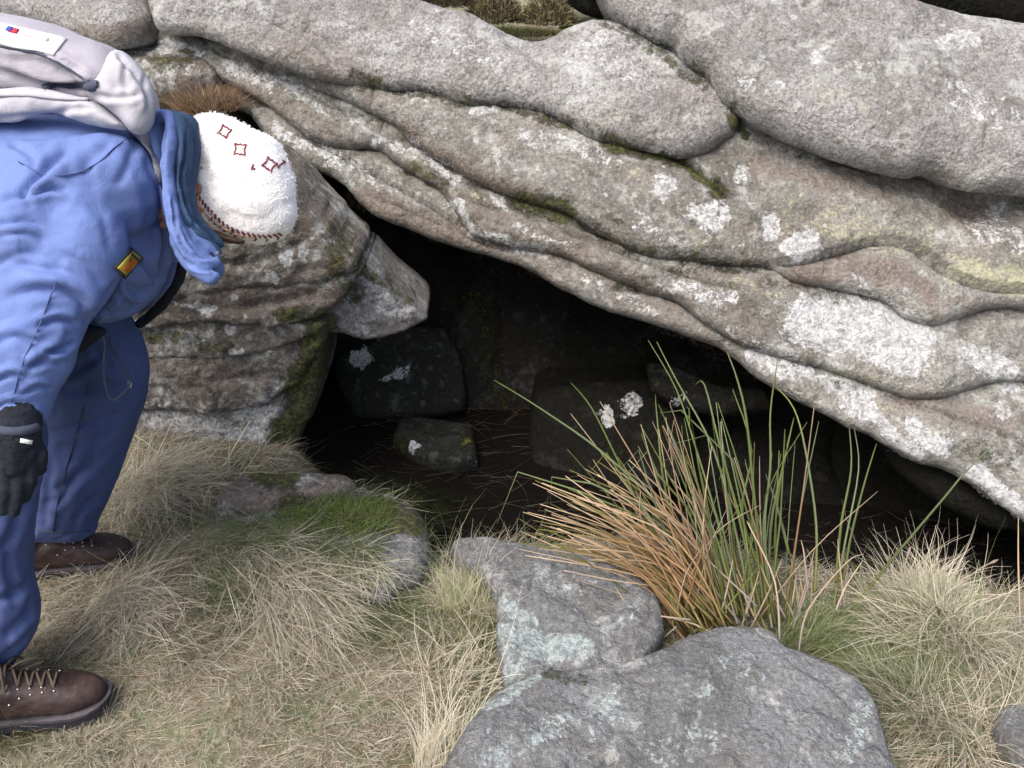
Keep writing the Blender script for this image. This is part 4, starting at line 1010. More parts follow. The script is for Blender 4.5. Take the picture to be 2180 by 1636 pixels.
# ------------------------------------------------------------------ the person bending over on the left
def ico(c, r, seg=10, rings=7):
    c = np.asarray(c, float); r = np.ones(3) * r if np.isscalar(r) else np.asarray(r, float)
    V = [c + [0, 0, r[2]]]
    for i in range(1, rings):
        ph = math.pi * i / rings
        for k in range(seg):
            th = 2 * math.pi * k / seg
            V.append(c + [r[0] * math.sin(ph) * math.cos(th), r[1] * math.sin(ph) * math.sin(th), r[2] * math.cos(ph)])
    V.append(c - [0, 0, r[2]]); F = []
    for k in range(seg): F.append((0, 1 + k, 1 + (k + 1) % seg))
    for i in range(rings - 2):
        for k in range(seg):
            a = 1 + i * seg + k; b = 1 + i * seg + (k + 1) % seg
            F.append((a, a + seg, b + seg, b))
    l = len(V) - 1
    for k in range(seg): F.append((1 + (rings - 2) * seg + k, l, 1 + (rings - 2) * seg + (k + 1) % seg))
    return np.array(V), F

def chain(pts, radii):
    """overlapping balls along a path: pts are (px, py, t); radii in metres"""
    P = at(*np.array(pts, float).T); out = []
    for i in range(len(P) - 1):
        d = np.linalg.norm(P[i + 1] - P[i]); n = max(2, int(d / (0.3 * min(radii[i], radii[i + 1]))))
        for k in range(n):
            u = k / n; out.append(ico(P[i] * (1 - u) + P[i + 1] * u, radii[i] * (1 - u) + radii[i + 1] * u))
    out.append(ico(P[-1], radii[-1])); return out

def union(parts, voxel=0.006, smooth=4):
    V = []; F = []; off = 0
    for v, f in parts:
        V.append(v); F += [tuple(int(x) + off for x in q) for q in f]; off += len(v)
    me = bpy.data.meshes.new('tmp'); me.from_pydata(np.vstack(V).tolist(), [], F); me.update()
    o = bpy.data.objects.new('tmp', me); COL.objects.link(o)
    m = o.modifiers.new('r', 'REMESH'); m.mode = 'VOXEL'; m.voxel_size = voxel
    if smooth: q = o.modifiers.new('s', 'SMOOTH'); q.factor = 0.5; q.iterations = smooth
    dg = bpy.context.evaluated_depsgraph_get(); dg.update()
    e = o.evaluated_get(dg).to_mesh()
    n = len(e.vertices); co = np.zeros(n * 3, np.float32); e.vertices.foreach_get('co', co)
    nr = np.zeros(n * 3, np.float32); e.vertices.foreach_get('normal', nr)
    F = [tuple(p.vertices) for p in e.polygons]
    o.to_mesh_clear() if False else None
    bpy.data.objects.remove(o); bpy.data.meshes.remove(me)
    F4 = np.array([f if len(f) == 4 else (*f, f[-1]) for f in F], int)
    return co.reshape(-1, 3).astype(float), F4, nr.reshape(-1, 3).astype(float)

def vnormals(V, F):
    a = V[F]; n = np.cross(a[:, 2] - a[:, 0], a[:, 3] - a[:, 1]); N = np.zeros_like(V)
    for k in range(4): np.add.at(N, F[:, k], n)
    return N / (np.linalg.norm(N, axis=1, keepdims=True) + 1e-12)

def folds(V, N, lst, tmax=None, asym=True):
    """creases pressed into cloth; each is (photo polyline, depth, width px)"""
    x, y, t = proj(V); Q = np.stack([x, y], 1)
    Q = Q + np.stack([fbm(V, 16, 2, 201), fbm(V, 16, 2, 207)], 1) * 7
    vd = V - CAMP; vd /= np.linalg.norm(vd, axis=1, keepdims=True)
    facing = smooth01((-(N * vd).sum(1) - 0.0) / 0.4)
    h = np.zeros(len(V))
    for pts, amt, w in lst:
        pts = catmull(pts, False, 5) if len(pts) > 2 else np.array(pts, float)
        k = np.where((Q[:, 0] > pts[:, 0].min() - 3 * w) & (Q[:, 0] < pts[:, 0].max() + 3 * w) & (Q[:, 1] > pts[:, 1].min() - 3 * w) & (Q[:, 1] < pts[:, 1].max() + 3 * w))[0]
        if not len(k): continue
        d, _, side, par = seg_dist(Q[k], pts, False)
        f = smooth01(par / .2) * smooth01((1 - par) / .25)
        u = d / w * side
        h[k] += f * amt * 0.72 * (-np.exp(-(d / w / .55) ** 2) + 0.75 * np.exp(-((u - 1.1) / .8) ** 2) + .3 * np.exp(-((u + 1.2) / .8) ** 2))
    return V + N * (h * facing)[:, None]

def scr(t): return [(0, 0, t), (400, 0, t), (0, 800, t)]
def pil(poly, t, T, R=None, **kw):
    tri = scr(t) if np.isscalar(t) else t
    V, F, n = pillow_geo(poly, tri, T, R or T, Tb=kw.pop('Tb', T), back=-np.cross([1, 0, 0], [0, SP, CP]) * -1 if False else (0, CP, -SP), res=kw.pop('res', 0.012),
                         noise=(0, 1, 0, 1), jag=0, power=2.0, warp=0, strata=(0, 0), **kw)
    return V, [tuple(f) for f in F]

# ---- body: one continuous figure, nearly all of it under clothes
hip_n, hip_f = (-120, 640, 1.66), (-110, 640, 1.88)
body_parts = []
body_parts += chain([(505, 385, 1.75), (480, 395, 1.75)], [.085, .088])
body_parts += chain([(500, 410, 1.75), (505, 455, 1.75)], [.074, .052])                       # face, pointing down
body_parts += chain([(500, 474, 1.75), (484, 486, 1.75), (462, 482, 1.75)], [.038, .032, .030])  # jaw and chin
body_parts += chain([(548, 496, 1.75), (540, 516, 1.75)], [.012, .010])                        # nose
body_parts += chain([(440, 430, 1.76), (400, 425, 1.80), (300, 440, 1.82)], [.046, .036, .040])  # neck
body_parts += chain([(280, 440, 1.70), (280, 440, 1.84)], [.07, .07])
body_parts += chain([(300, 450, 1.75), (150, 480, 1.75), (0, 520, 1.75), (-110, 590, 1.76)], [.09, .10, .10, .105])
body_parts += chain([(-120, 620, 1.68), (-120, 620, 1.86)], [.105, .105])
body_parts += chain([(160, 430, 1.66), (80, 600, 1.59), (40, 780, 1.53), (34, 930, 1.505)], [.048, .036, .030, .024])
body_parts += chain([(290, 470, 1.86), (262, 590, 1.95), (215, 665, 1.95)], [.045, .035, .028])
body_parts += chain([(-130, 660, 1.66), (-50, 900, 1.66), (-30, 1000, 1.67), (-40, 1180, 1.72), (-60, 1440, 1.80)], [.075, .050, .045, .042, .036])
body_parts += chain([(-110, 640, 1.86), (110, 730, 1.93), (200, 790, 1.98), (160, 950, 2.04), (118, 1085, 2.10)], [.075, .055, .045, .040, .030])
bV, bF, _ = union(body_parts, 0.008, 3)
person = mesh_obj('person', bV, bF, M_SKIN, origin=(-0.95, 1.5, 0.0))
tag(person, 'person in a blue jacket and white knitted hat bending down to look into the hollow', 'person')
for dt_ in (-.035, .035):
    c = at(524, 474, 1.75 + dt_)
    v, f = ico(c + np.array([.018, 0, -.012]), .012)
    mesh_obj('eye', v, f, simple('eye_white', (.7, .7, .68), .3), parent=person)

# ---- trousers
tro = []
tro.append(pil([(60, 600), (230, 625), (285, 690), (308, 745), (313, 800), (303, 860), (280, 925), (255, 1000), (230, 1060), (205, 1110), (192, 1142), (130, 1146), (74, 1138), (66, 1060), (74, 960), (92, 880), (112, 800), (60, 740), (-60, 760), (-160, 700), (-140, 600)],
               [(200, 680, 1.93), (100, 680, 1.93), (130, 1140, 2.11)], .085, .085))
tro.append(pil([(-200, 620), (-60, 620), (40, 800), (84, 890), (92, 950), (82, 1010), (70, 1080), (62, 1160), (62, 1230), (76, 1290), (70, 1350), (30, 1410), (0, 1448), (-60, 1478), (-118, 1470), (-130, 1330), (-140, 1150), (-150, 1000), (-220, 800)],
               [(0, 680, 1.62), (-100, 680, 1.62), (-30, 1440, 1.80)], .088, .088))
tro += chain([(-130, 640, 1.66), (-130, 640, 1.88)], [.125, .125])
tV, tF, tN = union(tro, 0.006, 4)
tV = folds(tV, tN, [([(100, 830), (160, 790), (230, 740)], .010, 16), ([(180, 720), (240, 780), (290, 800)], .008, 16), ([(120, 820), (190, 830), (290, 800)], .008, 18), ([(95, 1050), (170, 1010), (250, 940)], .009, 16),
                    ([(85, 1085), (140, 1040), (200, 960), (260, 860)], .010, 18), ([(100, 930), (180, 900), (270, 880)], .007, 16), ([(150, 1120), (180, 1080), (220, 1050)], .008, 14), ([(90, 1130), (100, 1060), (110, 960)], .008, 14),
                    ([(0, 1180), (30, 1120), (60, 1060)], .010, 16), ([(0, 1350), (40, 1320), (70, 1290)], .012, 18), ([(-20, 1290), (30, 1260), (62, 1240)], .010, 16), ([(-30, 1420), (20, 1390), (60, 1350)], .010, 16),
                    ([(30, 1100), (20, 1200), (30, 1300)], .008, 18)])
tV = tV + tN * (0.0012 * fbm(tV, 20, 3, 5))[:, None]
trousers = mesh_obj('trousers', tV, tF, M_TROUSER, parent=person)
# mud rubbed into the far trouser hem
# ---- jacket
jac = []
jac.append(pil([(-420, 470), (-330, 330), (-200, 262), (-60, 236), (90, 236), (230, 250), (322, 262), (362, 300), (378, 380), (374, 470), (366, 560), (342, 618), (300, 655), (255, 682), (210, 692), (150, 690), (60, 740), (-60, 800), (-220, 830), (-360, 760), (-440, 620)],
               1.74, .19, .22))
arm = [(-40, 330), (60, 305), (170, 330), (240, 400), (268, 490), (262, 570), (222, 640), (182, 688), (160, 740), (146, 790), (110, 850), (92, 905), (60, 916), (0, 912), (-62, 900), (-80, 800), (-100, 700), (-110, 600), (-100, 450)]
jac.append(pil(arm, [(100, 400, 1.58), (200, 400, 1.58), (30, 900, 1.50)], .075, .085))
jac += chain([(230, 400, 1.62), (120, 430, 1.60), (60, 520, 1.55)], [.10, .11, .095])
jac += chain([(300, 470, 1.86), (270, 590, 1.96), (215, 670, 1.96)], [.085, .065, .055])
jV, jF, jN = union(jac, 0.0058, 5)
FO = [([(175, 690), (182, 650), (150, 628), (110, 620), (60, 620), (0, 640)], .016, 18), ([(178, 700), (215, 650), (262, 590)], .014, 16),
      ([(40, 425), (62, 392), (110, 352), (160, 308)], .016, 17), ([(60, 420), (110, 405), (150, 400)], .012, 12), ([(0, 430), (30, 420), (60, 418)], .010, 12),
      ([(-60, 470), (0, 478), (50, 470), (110, 492)], .012, 15), ([(0, 505), (60, 500), (110, 520)], .007, 12), ([(168, 690), (120, 684), (70, 700)], .014, 12), ([(90, 735), (30, 722), (-30, 745)], .012, 13), ([(158, 722), (130, 742), (96, 748)], .012, 9),
      ([(140, 775), (100, 768), (50, 788)], .011, 11), ([(60, 806), (20, 800), (-30, 822)], .011, 11), ([(112, 828), (80, 824), (40, 846)], .009, 9), ([(60, 868), (20, 862), (-20, 874)], .008, 8), ([(95, 890), (50, 886), (-10, 896)], .008, 10),
      ([(150, 705), (120, 745), (60, 790)], .010, 14), ([(265, 610), (300, 618), (340, 600)], .012, 13), ([(240, 620), (280, 645), (300, 650)], .010, 11), ([(300, 560), (330, 590), (352, 580)], .010, 12), ([(296, 565), (316, 588), (330, 600)], .009, 9),
      ([(200, 650), (250, 668), (300, 648)], .008, 10), ([(340, 470), (352, 520), (345, 580)], .012, 12), ([(310, 330), (340, 400), (345, 460)], .006, 14), ([(130, 545), (180, 560), (230, 610)], .006, 16), ([(20, 560), (90, 570), (150, 590)], .007, 18),
      ([(250, 300), (200, 330), (170, 380)], .006, 18), ([(300, 280), (280, 340), (240, 400)], .006, 20), ([(10, 300), (60, 330), (70, 370)], .008, 16), ([(-20, 580), (50, 540), (120, 560)], .006, 14), ([(185, 430), (220, 470), (232, 540)], .004, 18),
      ([(355, 330), (366, 420), (362, 520)], .008, 10)]
jV = folds(jV, jN, FO)
jN = vnormals(jV, jF)
jV = jV + jN * (0.0025 * fbm(jV, 6, 2, 15) - 0.0008 * np.abs(fbm(jV, 22, 2, 19)))[:, None]
jacket = mesh_obj('jacket', jV, jF, M_JACKET, parent=person)
B_J = bvh_of(jV, jF); B_T = bvh_of(tV, tF)

def on_surface(bvhs, px, py, lift=0.001):
    """the point of a surface that is seen at a photo position"""
    d = ray(px, py); L = np.linalg.norm(d); best = None
    for b in bvhs:
        h = b.ray_cast(Vector(CAMP), Vector(d / L))
        if h[0] is not None and (best is None or h[3] < best[3]): best = h
    if best is None: return None, None
    n = np.array(best[1]);
    if n @ d > 0: n = -n
    return np.array(best[0]) + n * lift, n

def patch(name, quad, bvhs, mat, parent, lift=0.002, th=0.0015, n=(8, 8)):
    """a small piece of cloth sewn on: four photo corners, laid on the surface below"""
    q = np.array(quad, float); V = []; N = []
    for i in range(n[0] + 1):
        for k in range(n[1] + 1):
            u, v = i / n[0], k / n[1]
            p = (q[0] * (1 - u) + q[1] * u) * (1 - v) + (q[3] * (1 - u) + q[2] * u) * v
            s_, nn = on_surface(bvhs, p[0], p[1], lift)
            if s_ is None: s_, nn = V[-1], N[-1]
            V.append(s_); N.append(nn)
    V = np.array(V); N = np.array(N)
    N = N.mean(0) / np.linalg.norm(N.mean(0))
    W = len(V); VV = np.vstack([V, V - N * th]); F = []
    m = n[1] + 1
    for i in range(n[0]):
        for k in range(n[1]):
            a = i * m + k; F.append((a, a + 1, a + m + 1, a + m)); F.append((a + W, a + m + W, a + m + 1 + W, a + 1 + W))
    rim = [i * m for i in range(n[0] + 1)] + [n[0] * m + k for k in range(1, m)] + [i * m + n[1] for i in range(n[0] - 1, -1, -1)] + [k for k in range(n[1] - 1, 0, -1)]
    for i in range(len(rim)):
        a, b = rim[i], rim[(i + 1) % len(rim)]; F.append((a, b, b + W, a + W))
    return mesh_obj(name, VV, F, mat, parent=parent)

def ribbon(name, pts, halfw, bvhs, mat, parent, lift=0.004, th=0.003, taper=None, sub=5):
    P = catmull(pts, False, sub); L = []; Rr = []
    for i in range(len(P)):
        tg = P[min(i + 1, len(P) - 1)] - P[max(i - 1, 0)]; tg /= np.linalg.norm(tg); nn = np.array([-tg[1], tg[0]])
        hw = halfw if taper is None else halfw * np.interp(i / (len(P) - 1), *zip(*taper))
        L.append(P[i] + nn * hw); Rr.append(P[i] - nn * hw)
    V = []; last = None
    for a, b in zip(L, Rr):
        for u in (0, .5, 1):
            q = a * (1 - u) + b * u; s_, n_ = on_surface(bvhs, q[0], q[1], lift + (.003 if u == .5 else 0))
            if s_ is None: s_, n_ = last
            last = (s_, n_); V.append(s_)
    V = np.array(V); d = V - CAMP; d /= np.linalg.norm(d, axis=1, keepdims=True); W = len(V)
    # even out the depth so that the band stays taut
    t = np.linalg.norm(V - CAMP, axis=1).reshape(-1, 3)
    for _ in range(3): t[1:-1] = (t[:-2] + t[1:-1] + t[2:]) / 3
    V = CAMP + d * t.reshape(-1, 1)
    VV = np.vstack([V, V + d * th]); F = []
    for i in range(len(P) - 1):
        for k in range(2):
            a = i * 3 + k; F.append((a, a + 1, a + 4, a + 3)); F.append((a + W, a + 3 + W, a + 4 + W, a + 1 + W))
        a = i * 3; F.append((a, a + 3, a + 3 + W, a + W)); F.append((a + 2, a + 2 + W, a + 5 + W, a + 5))
    e = (len(P) - 1) * 3
    F.append((0, W, W + 1, 1)); F.append((1, W + 1, W + 2, 2)); F.append((e, e + 1, e + 1 + W, e + W)); F.append((e + 1, e + 2, e + 2 + W, e + 1 + W))
    return mesh_obj(name, VV, F, mat, parent=parent)

# sleeve badge: dark edging, yellow cloth, orange emblem
b1 = patch('sleeve_badge', [(278, 526), (304, 550), (266, 594), (238, 570)], [B_J], M_WEB, jacket, .003)
patch('badge_field', [(279, 532), (298, 550), (265, 587), (245, 570)], [B_J], M_YEL, b1, .0055, .001, (5, 5))
patch('badge_emblem', [(276, 548), (290, 556), (268, 580), (254, 572)], [B_J], M_ORG, b1, .0068, .001, (4, 4))
patch('badge_line', [(277, 538), (294, 553), (291, 557), (274, 542)], [B_J], M_WEB, b1, .0068, .001, (4, 2))

# ---- hood bunched round the neck
def fold_tube(name, pts, radii, flat, mat, parent, seedn=0):
    """a soft roll of cloth: path in photo terms, oval in section"""
    A = np.array(pts, float); P = at(A[:, 0], A[:, 1], A[:, 2]); P = catmull(P, False, 6); r_ = np.interp(np.linspace(0, 1, len(P)), np.linspace(0, 1, len(radii)), radii)
    V, F = tube_geo(P, r_, 14)
    ctr = np.repeat(P, 14, 0); off = V - ctr
    fw = np.array([0, CP, -SP]); dep = (off @ fw)[:, None] * fw
    V = ctr + off + dep * (flat - 1)
    nn = (V - ctr) / (np.linalg.norm(V - ctr, axis=1, keepdims=True) + 1e-9)
    V = V + nn * (0.0035 * fbm(V, 28, 3, 300 + seedn))[:, None]
    return mesh_obj(name, V, F, mat, parent=parent)
hood = mesh_obj('hood', *(lambda q: (q[0], q[1]))(pil([(318, 268), (334, 244), (356, 236), (372, 244), (376, 300), (372, 380), (384, 450), (400, 500), (440, 540), (470, 556), (474, 576), (462, 596), (440, 596), (418, 578), (392, 566), (372, 520), (352, 460), (338, 400), (330, 330)],
                 1.66, .05, .03)), M_JACKET, parent=person)

def tube_only(pts, radii, flat):
    A = np.array(pts, float); P = at(A[:, 0], A[:, 1], A[:, 2]); P = catmull(P, False, 6); r_ = np.interp(np.linspace(0, 1, len(P)), np.linspace(0, 1, len(radii)), radii)
    V, F = tube_geo(P, r_, 14); ctr = np.repeat(P, 14, 0); off = V - ctr; fw = np.array([0, CP, -SP])
    return ctr + off + (off @ fw)[:, None] * fw * (flat - 1), F
def cloth(name, tubes, mat, parent, fl=(), vox=.0036, sm=3, sd=1):
    V, F, N = union([tube_only(*t) for t in tubes], vox, sm)
    V = folds(V, N, fl); N = vnormals(V, F)
    V = V + N * (0.0022 * fbm(V, 34, 3, 300 + sd))[:, None]
    return mesh_obj(name, V, F, mat, parent=parent)
cloth('hood_lining', [([(356, 250, 1.64), (384, 262, 1.62), (390, 330, 1.61), (384, 400, 1.61), (398, 462, 1.61), (430, 508, 1.63), (468, 542, 1.65)], [.010, .015, .015, .013, .012, .012, .007], 1.5),
                      ([(372, 252, 1.70), (402, 266, 1.67), (408, 330, 1.65), (400, 400, 1.64), (414, 460, 1.64), (446, 500, 1.66), (474, 524, 1.68)], [.010, .016, .014, .012, .012, .012, .008], 1.5)],
      M_TEAL, hood, [([(368, 256), (380, 330), (376, 400), (392, 462), (424, 506), (460, 538)], .008, 7), ([(392, 262), (398, 330), (390, 400), (404, 455), (440, 496), (470, 522)], .008, 7),
                     ([(384, 380), (396, 440), (420, 480)], .006, 6)], sd=2)
cloth('hood_fold', [([(330, 268, 1.63), (350, 246, 1.61), (362, 262, 1.60), (364, 310, 1.595), (358, 370, 1.59), (366, 440, 1.59), (384, 505, 1.595), (410, 545, 1.60), (440, 560, 1.61), (466, 560, 1.63)], [.008, .010, .011, .013, .012, .013, .015, .016, .013, .008], 1.4),
                    ([(372, 500, 1.62), (396, 545, 1.61), (424, 575, 1.60), (448, 592, 1.60), (466, 588, 1.61)], [.012, .018, .017, .012, .006], 1.2),
                    ([(398, 452, 1.62), (416, 492, 1.615), (446, 526, 1.63), (468, 548, 1.64)], [.004, .007, .008, .005], 1.3),
                    ([(372, 420, 1.615), (384, 470, 1.605), (410, 520, 1.61), (440, 548, 1.62)], [.005, .009, .010, .008], 1.3)],
      M_JACKET, hood, [([(352, 262), (352, 330), (350, 400), (362, 470), (390, 530)], .007, 6), ([(376, 500), (400, 540), (440, 556)], .008, 7), ([(384, 480), (400, 520), (430, 545), (458, 552)], .007, 6),
                       ([(400, 560), (430, 575), (456, 578)], .006, 6), ([(366, 420), (374, 480), (392, 520)], .006, 6)], sd=4)
v, f = ico(at(463, 540, 1.61), .0045); mesh_obj('hood_toggle', v, f, M_CORD, parent=hood)
fold_tube('chest_strap', [(392, 560, 1.80), (372, 610, 1.84), (338, 656, 1.88), (296, 692, 1.92)], [.012, .012, .010, .008], .6, M_BLACK, person, 8)  # black chest strap; its upper end also stands in for shade under the hood

# ---- white knitted hat
hatp = [(408, 268), (430, 248), (470, 244), (515, 262), (548, 280), (585, 296), (612, 338), (628, 392), (629, 440), (620, 478), (594, 505), (552, 518), (505, 511), (462, 491), (432, 462), (408, 418), (401, 370), (402, 318)]
hV, hF, hN = union([pil(hatp, 1.75, .105, .13, res=.008)], .0048, 4)
x_, y_, t_ = proj(hV); Q_ = np.stack([x_, y_], 1)
brim = catmull([(396, 372), (420, 430), (466, 484), (520, 508), (580, 508), (625, 470)], False, 5)
d_, _, _, _ = seg_dist(Q_, brim, False)
hV = hV + hN * (0.004 * np.exp(-((d_ - 10) / 16) ** 2) - 0.0015 * np.exp(-((d_ - 42) / 8) ** 2) + 0.0010 * fbm(hV, 50, 2, 71))[:, None]
hat = mesh_obj('knitted_hat', hV, hF, M_HAT, parent=person)
B_H = bvh_of(hV, hF)
def yarn(name, pts, r, mat, parent=hat, bvhs=None, lift=.0006, closed=False, sub=1):
    P = np.array(pts, float)
    if closed: P = np.vstack([P, P[:1]])
    if sub > 1: P = catmull(P, False, sub)
    out = []
    for i in range(len(P) - 1):
        for k in range(3):
            q = P[i] + (P[i + 1] - P[i]) * k / 3; s_, n_ = on_surface(bvhs or [B_H], q[0], q[1], lift)
            if s_ is not None: out.append(s_)
    s_, n_ = on_surface(bvhs or [B_H], P[-1][0], P[-1][1], lift)
    if s_ is not None: out.append(s_)
    if len(out) < 2: return None
    V, F = tube_geo(np.array(out), [r] * len(out), 5)
    return mesh_obj(name, V, F, mat, parent=parent)
def motif(cx, cy, s_, rot, part=(0, 12)):
    base = [(-1, -1), (-.35, -.75), (.0, -1.0), (.35, -.75), (1, -1), (.75, 0), (1, 1), (.35, .75), (0, .9), (-.35, .75), (-1, 1), (-.75, 0)]
    c, d = math.cos(rot), math.sin(rot); P = [(cx + s_ * (a * c - b * d), cy + s_ * (a * d + b * c)) for a, b in base]
    full = part == (0, 12); P = P if full else P[part[0]:part[1]]
    yarn('knitted_motif', P, .0018, M_RED, closed=full)
motif(478, 281, 11, .55); motif(511, 319, 12, .1); motif(573, 351, 12, .65); motif(593, 344, 10, .9, (3, 8)); motif(548, 351, 12, .1, (9, 12))
bp = catmull([(405, 372), (412, 400), (428, 428), (446, 450), (470, 474), (500, 492), (535, 502), (568, 505), (600, 500)], False, 3)
acc = 0; last = bp[0]
for i in range(1, len(bp)):
    a, b = bp[i - 1], bp[i]; c = (a + b) / 2; tg = (b - a) / np.linalg.norm(b - a); nn = np.array([-tg[1], tg[0]])
    yarn('brim_stitch', [c - tg * 3.5 - nn * 5, c + tg * 3 + nn * 1], .0024, M_RED)
    if i < 18: 
        yarn('brim_stitch', [c + nn * -3 * 0 + nn * 11 - tg * 4, c + nn * 9 + tg * 1], .0020, M_TAN if i % 2 else M_RED) if i % 2 == 0 or i < 9 else None
bp2 = np.array([(404, 392), (414, 424), (432, 456), (462, 484), (500, 503), (540, 510)], float)
yarn('brim_stripe', bp2 + [4, -4], .0022, M_TAN, sub=3)
bp3 = catmull([(404, 386), (413, 416), (431, 446), (458, 474), (492, 494), (530, 506), (566, 511), (598, 505)], False, 3)
for i in range(1, len(bp3), 2):
    a, b = bp3[i - 1], bp3[i]; tg = (b - a) / np.linalg.norm(b - a); nn = np.array([-tg[1], tg[0]])
    yarn('brim_stitch', [a - nn * 3.5, a + tg * 3.5, a + nn * 3.5], .0019, M_RED if i % 4 == 1 else M_TAN)
# soft fuzz of the wool
nf = 5200; ii = rng.integers(0, len(hV), nf); Pf = hV[ii]; Nf = hN[ii]
xf, yf, _ = proj(Pf); up = rng.uniform(0, 1, nf) < np.clip(1.25 - (yf - 240) / 230, .12, 1)
Pf, Nf = Pf[up], Nf[up]; m_ = len(Pf)
dirs = Nf + rng.normal(0, .7, (m_, 3)); dirs /= np.linalg.norm(dirs, axis=1, keepdims=True)
Lf = rng.uniform(.003, .008, m_)[:, None]; sd_ = np.cross(dirs, rng.normal(0, 1, (m_, 3))); sd_ /= np.linalg.norm(sd_, axis=1, keepdims=True)
FV = np.stack([Pf - sd_ * .0007, Pf + sd_ * .0007, Pf + dirs * Lf * .6 + sd_ * .0009 + sd_ * Lf * .3, Pf + dirs * Lf * .6 - sd_ * .0004 + sd_ * Lf * .3], 1).reshape(-1, 3)
FF = (np.arange(m_) * 4)[:, None] + np.arange(4)
tag(mesh_obj('wool_fuzz', FV, FF, M_HAT, parent=hat), kind='stuff')
# a lock of hair at the temple
tag(mesh_obj('hair', *(lambda q: (q[0], q[1]))(pil([(450, 488), (480, 500), (520, 512), (512, 520), (480, 516), (452, 504)], 1.70, .012, .012, res=.006)), fabric('brown_hair', (.05, .03, .02), .3, .6), parent=person))

# ---- rucksack on the back (a thing of its own)
pack_o = empty('rucksack', tuple(at(60, 262, 1.70)))
tag(pack_o, 'pale grey rucksack with a white label worn on the back of the bending person', 'rucksack')
body_pk = pil([(-260, 50), (-120, 34), (0, 36), (60, 44), (140, 64), (200, 88), (256, 110), (292, 140), (318, 176), (328, 215), (322, 255), (300, 282), (270, 282), (200, 268), (100, 256), (0, 258), (-160, 268), (-300, 250), (-330, 130)], 1.70, .16, .14)
pV, pF, pN = union([body_pk], .0058, 4)
pV = folds(pV, pN, [([(100, 250), (60, 215), (0, 200), (-60, 190)], .010, 14), ([(205, 185), (140, 130), (60, 110), (-20, 95)], .006, 10), ([(205, 185), (170, 190), (100, 185), (40, 165), (-20, 150)], .016, 13),
                    ([(180, 190), (120, 150), (40, 120)], .008, 14), ([(10, 262), (100, 240), (190, 225)], .010, 13)])
pV = pV + pN * (0.004 * fbm(pV, 9, 3, 33))[:, None]
pk = mesh_obj('pack_body', pV, pF, M_PACK, parent=pack_o)
side = pil([(190, 190), (205, 176), (222, 150), (236, 118), (258, 108), (290, 132), (318, 172), (329, 212), (326, 256), (308, 286), (282, 284), (250, 250), (215, 222), (188, 208)], 1.56, .035, .035, res=.007)
sV, sF, sN = union([side], .004, 4)
sV = folds(sV, sN, [([(250, 110), (280, 150), (300, 190)], .010, 10), ([(200, 205), (250, 210), (300, 200)], .007, 10), ([(300, 160), (306, 200), (312, 240)], .008, 9), ([(270, 130), (260, 170), (270, 200)], .006, 9)])
mesh_obj('top_flap', sV, sF, M_PACKL, parent=pack_o)
low = pil([(-200, 195), (-60, 192), (60, 186), (110, 192), (170, 206), (205, 212), (240, 240), (275, 276), (240, 276), (180, 264), (110, 240), (60, 252), (0, 262), (-200, 266)], 1.575, .022, .022, res=.007)
lV, lF, lN = union([low], .0045, 3)
lV = folds(lV, lN, [([(-20, 262), (90, 244), (160, 232), (210, 236)], .006, 9)])
mesh_obj('side_pocket', lV, lF, M_PACKL, parent=pack_o)
B_P = [bvh_of(pV, pF), bvh_of(sV, sF), bvh_of(lV, lF)]
lid = ribbon('seam', [(-60, 88), (20, 104), (90, 118), (150, 150), (200, 186)], 2.2, B_P, M_WEB, pack_o, .001, .001)
ribbon('compression_strap', [(92, 188), (120, 180), (150, 184), (180, 182), (212, 180)], 6.5, B_P, M_WEB, pack_o, .004)
ribbon('pack_edge', [(-40, 205), (60, 205), (130, 212), (190, 214)], 3, B_P, M_PACK, pack_o, .002)
v, f = ico(at(196, 186, 1.535), (.016, .008, .008)); mesh_obj('buckle', v, f, M_WEB, parent=pack_o)
ribbon('shoulder_strap', [(276, 276), (300, 296), (322, 326), (338, 366), (350, 410), (354, 450), (350, 476)], 12.5, [B_J], M_PACKL, pack_o, .007, .006, taper=((0, .9), (.6, 1), (1, .45)))
lb = patch('label_patch', [(-30, 44), (142, 84), (114, 120), (-60, 78)], [B_P[0]], M_WHITE, pack_o, .003, .001, (10, 8))
patch('label_red_mark', [(24, 63), (42, 67), (36, 76), (18, 72)], [B_P[0]], M_DRED, lb, .0045, .001, (3, 3))
patch('label_blue_mark', [(18, 61), (30, 64), (24, 72), (12, 69)], [B_P[0]], M_DBLU, lb, .0052, .001, (3, 3))
patch('label_faint_print', [(48, 72), (106, 87), (102, 93), (44, 78)], [B_P[0]], M_GPRINT, lb, .0045, .001, (8, 3))

# ---- black fleece glove resting on the near knee
gl = chain([(40, 892, 1.475), (38, 930, 1.47)], [.036, .038])
gl += chain([(14, 945, 1.475), (12, 978, 1.48)], [.030, .028]) + chain([(54, 945, 1.475), (48, 975, 1.48)], [.028, .025]) + chain([(34, 950, 1.47), (32, 985, 1.475)], [.032, .027])
for pts, rr in [([(66, 975, 1.48), (66, 1022, 1.485), (54, 1060, 1.50)], [.0115, .0105, .009]), ([(42, 985, 1.472), (40, 1042, 1.478), (30, 1092, 1.50)], [.0115, .0108, .0095]),
                ([(16, 988, 1.468), (12, 1044, 1.474), (4, 1088, 1.495)], [.0115, .0108, .009]), ([(-8, 980, 1.468), (-14, 1025, 1.474), (-20, 1062, 1.495)], [.0105, .0095, .0085]),
                ([(70, 935, 1.48), (88, 968, 1.485), (86, 1000, 1.50)], [.013, .0115, .0105])]:
    gl += chain(pts, rr)
gV, gF, gN = union(gl, .0028, 1)
gV = gV + gN * (0.0012 * fbm(gV, 90, 2, 7))[:, None]
glove = mesh_obj('glove', gV, gF, M_BLACK, parent=person)
B_G = bvh_of(gV, gF)
